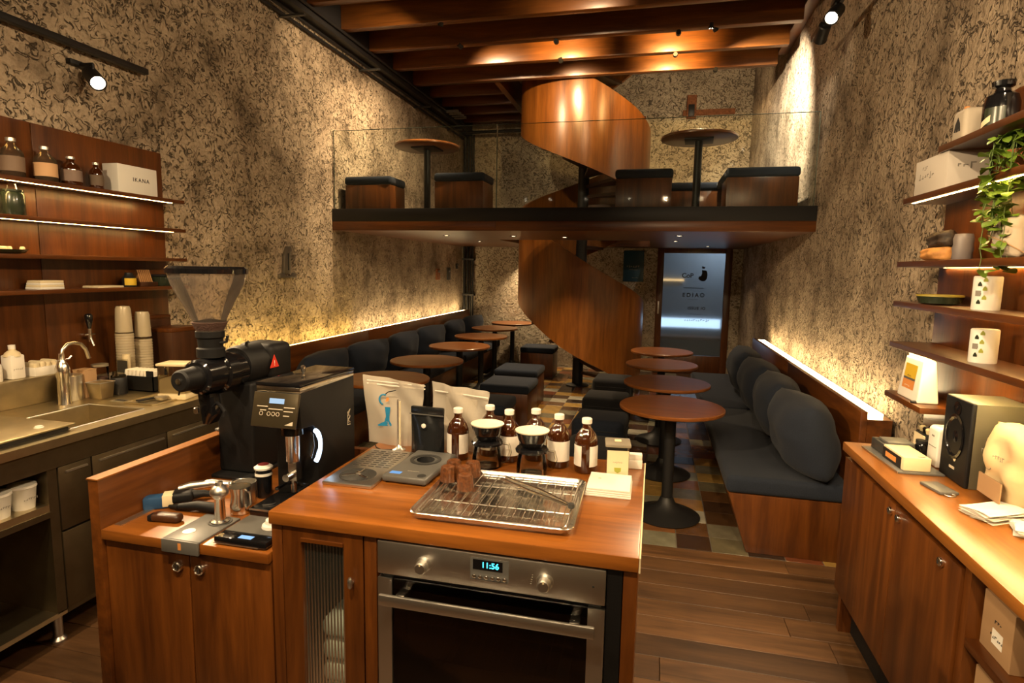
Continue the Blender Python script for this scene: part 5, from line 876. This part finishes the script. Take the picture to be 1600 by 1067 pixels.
# counter things
t = thing('bookshelf_speaker', 'black bookshelf speaker with oval driver on the plant counter', 'speaker', (1.10, 2.405, RZ)); obj('cabinet', B(0, .175, -.095, .095, 0, .305), plain('speaker_vinyl', (.09, .08, .05), .5), t, bevel=.004); obj('baffle', B(-.012, .004, -.096, .096, 0, .305), M_BLKMAT, t, bevel=.006, seg=3)
g = G().lathe([(.062, -.012), (.066, -.016), (.058, -.018), (.050, -.010), (.022, -.004), (.018, -.012), (0, -.014)], 36, (0, 0, .165), 'x', capb=False).xf(Matrix.Translation((0, 0, .165)) @ Matrix.Diagonal((1, 1, 1.25, 1)) @ Matrix.Translation((0, 0, -.165))); obj('woofer', g, M_BLKGLOSS, t); obj('tweeter', G().lathe([(.024, -.012), (.026, -.015), (.014, -.013), (0, -.017)], 24, (0, 0, .268), 'x', capb=False), M_BLKGLOSS, t); obj('badge', B(-.0135, -.012, -.018, .018, .045, .054), M_GOLDP, t); obj('port_glint', G().lathe([(.010, -.0125), (0, -.014)], 16, (0, -.012, .085), 'x', capb=False), M_CREAM, t)
t = thing('coffee_sack', 'large crumpled beige coffee bag beside the speaker', 'bag', (1.175, 2.155, RZ), 0); me_ = pillow(.24, .27, .15, 44, .016); me_.materials.append(plain('beige_kraft', (.56, .43, .24), .75, bump=.4, bscale=25)); obj('bag', me_, None, t, (0, 0, 0), (R(4), 0, R(-84))); obj('fold_top', B(-.02, .03, -.10, .10, .235, .262), MATS['beige_kraft'], t, bevel=.008); obj('front_label', B(-.088, -.084, -.06, .07, .03, .095), M_KRAFT, t); marks('lettering', 10, .022, M_INKG, t, (-.089, .0, .17), TXN); obj('stamp', G().tube([(-.0885, .02 + .016*math.cos(R(24*i)), .13 + .012*math.sin(R(24*i))) for i in range(15)], .0012, 5, True), M_INKG, t)
for k, (x, y, rz, lab, n) in enumerate(((1.06, 2.06, 24, 'loose stack of white paper filters on the plant counter', 7), (1.13, 1.93, -18, 'second slumped stack of white paper filters nearest the camera', 6))):
    t = thing('filter_papers', lab, 'papers', (x, y, RZ), rz)
    for j in range(n): obj('paper', G().grid(6, 6, lambda u, v: (-.075 + .15*u, -.05 + .10*v, .001 + j*.0042 + .006*(u*u)*(j/n) + .003*math.sin(5*v + j))), M_PAPER, t, rot=(0, 0, R(random.uniform(-9, 9))), ang=180)
t = thing('card_case', 'small flat grey card case with ring lying on the plant counter', 'case', (1.0, 2.28, RZ), 12); obj('case', B(-.032, .032, -.055, .055, 0, .011), M_GREY, t, bevel=.004); obj('ring', G().tube([(-.005 + .016*math.cos(R(20*i)), -.062 + .014*math.sin(R(20*i)), .004) for i in range(18)], .002, 6, True), M_STEEL, t)
t = thing('serving_slate', 'thin grey board under the cream box on the plant counter', 'board', (1.0, 2.60, RZ), 3); obj('board', B(-.085, .075, -.17, .17, 0, .008), M_GREY, t, bevel=.002); obj('edge_band', B(-.087, -.085, -.17, .17, 0.001, .007), M_STEEL, t)
t = thing('cream_box', 'cream box with printed black side strip on the grey board', 'box', (.985, 2.565, RZ + .008), 3); obj('carton', B(-.045, .050, -.12, .06, 0, .052), M_CREAM, t, bevel=.004); obj('black_strip', B(-.0465, -.045, -.10, .058, .001, .045), M_BLACK, t); obj('spine_print', B(-.0475, -.0465, -.06, .03, .012, .032), M_ORANGE, t); obj('top_mark', B(.01, .035, -.105, -.10, .052, .0526), M_INK, t)
t = thing('grey_box', 'low grey and black box behind the cream box', 'box', (1.0, 2.70, RZ + .008), 3); obj('carton', B(-.06, .055, -.065, .06, 0, .045), M_DGREY, t, bevel=.003); obj('lid', B(-.045, .055, -.06, .03, .045, .056), M_GREY, t, bevel=.003)
t = thing('sample_box', 'clear-topped box of dark pods with blank cream front', 'box', (1.165, 2.76, RZ)); obj('tray', B(-.045, .06, -.05, .05, 0, .085), M_BLACK, t, bevel=.003); obj('cream_front', B(-.050, -.046, -.052, .046, .0, .08), M_CREAM, t); obj('clear_top', B(-.045, .06, -.05, .05, .085, .14), M_GLASS, t, bevel=.006)
for k in range(9): obj('pod', G().lathe([(.010, 0), (.014, .018), (.008, .024)], 12, (-.025 + (k % 3)*.033, -.03 + (k//3)*.03, .086)), M_BLKGLOSS if k % 2 else M_CREAM, t)
t = thing('black_jar', 'little black jar standing between the boxes on the plant counter', 'jar', (1.105, 2.70, RZ)); obj('body', G().lathe([(.022, 0), (.025, .004), (.024, .045), (.018, .055)], 24), M_BLKGLOSS, t); obj('lid', G().lathe([(.022, .055), (.022, .068), (0, .069)], 24), M_BLACK, t)
t = thing('white_caddy', 'tall rounded white caddy with grey side panel beside the speaker', 'caddy', (1.135, 2.585, RZ)); obj('body', G().prism([(-.04, 0), (.05, 0), (.05, .09), (.03, .15), (.02, .155), (-.028, .155), (-.04, .145)], (-.042, .042), 'y'), M_WHITE, t, bevel=.008, seg=3); obj('side_panel', B(-.02, .035, -.0435, -.042, .01, .08), M_GREY, t); obj('front_seam', B(-.041, -.04, -.03, .03, .075, .078), M_INKG, t); obj('emblem', B(-.0412, -.0404, -.01, .01, .115, .122), M_INKG, t)
# trailing plant
pt_ = thing('trailing_plant', 'leafy green vine trailing from the lit plant shelf', 'plant', (1.15, 2.42, 1.972)); obj('pot', G().lathe([(.035, 0), (.045, .06), (.048, .075), (.043, .075), (.0, .065)], 24, (.03, -.03, 0)), plain('terracotta', (.30, .09, .03), .7), pt_)
M_LEAF = plain('leaf_green', (.15, .25, .025), .45, var=.45, bscale=8); M_STEM = plain('stem_green', (.09, .14, .03), .6)
lf = G(); N_ = 6
lf.grid(N_, 4, lambda u, v: ((2*v - 1) * .013 * math.sin(math.pi * min(1, .08 + .92*u))**.7, .036 * u, .006 * math.sin(2.6*u) - .05 * ((2*v-1)*.013)**2 * 40)); lm = lf.mesh('leaf', ang=180); lm.materials.append(M_LEAF)
rnd = random.Random(5); nl = 0
for s_ in range(16):
    x, y, z = .03 + rnd.uniform(-.03, .03), -.03 + rnd.uniform(-.03, .03), .075; ang = rnd.uniform(95, 265); L = rnd.choice((.10, .16, .22, .30, .42)) ; pts = [(x, y, z)]; dx, dy = math.cos(R(ang)), math.sin(R(ang))
    out = rnd.uniform(.04, .10); n_ = int(5 + L / .035)
    for i in range(1, n_):
        u = i / (n_ - 1); r_ = out * min(1, u * 2.6); zz = .075 + .05 * math.sin(min(1, u*2.2) * math.pi * .8) - max(0, u - .28) * (L + .10) * 1.15
        pts.append((max(-.115, x + dx * r_ + rnd.uniform(-.006, .006)), y + dy * r_ + rnd.uniform(-.008, .008), zz))
    obj('stem', G().tube(pts, .0014, 5), M_STEM, pt_)
    for i in range(1, n_):
        for sd in (-1, 1):
            if rnd.random() < .86:
                o = obj('leaf', lm, None, pt_, pts[i], (R(rnd.uniform(-60, 20)), R(rnd.uniform(-30, 30)), R(rnd.uniform(0, 360)))); q = rnd.uniform(.75, 1.5); o.scale = (q, q, q); nl += 1
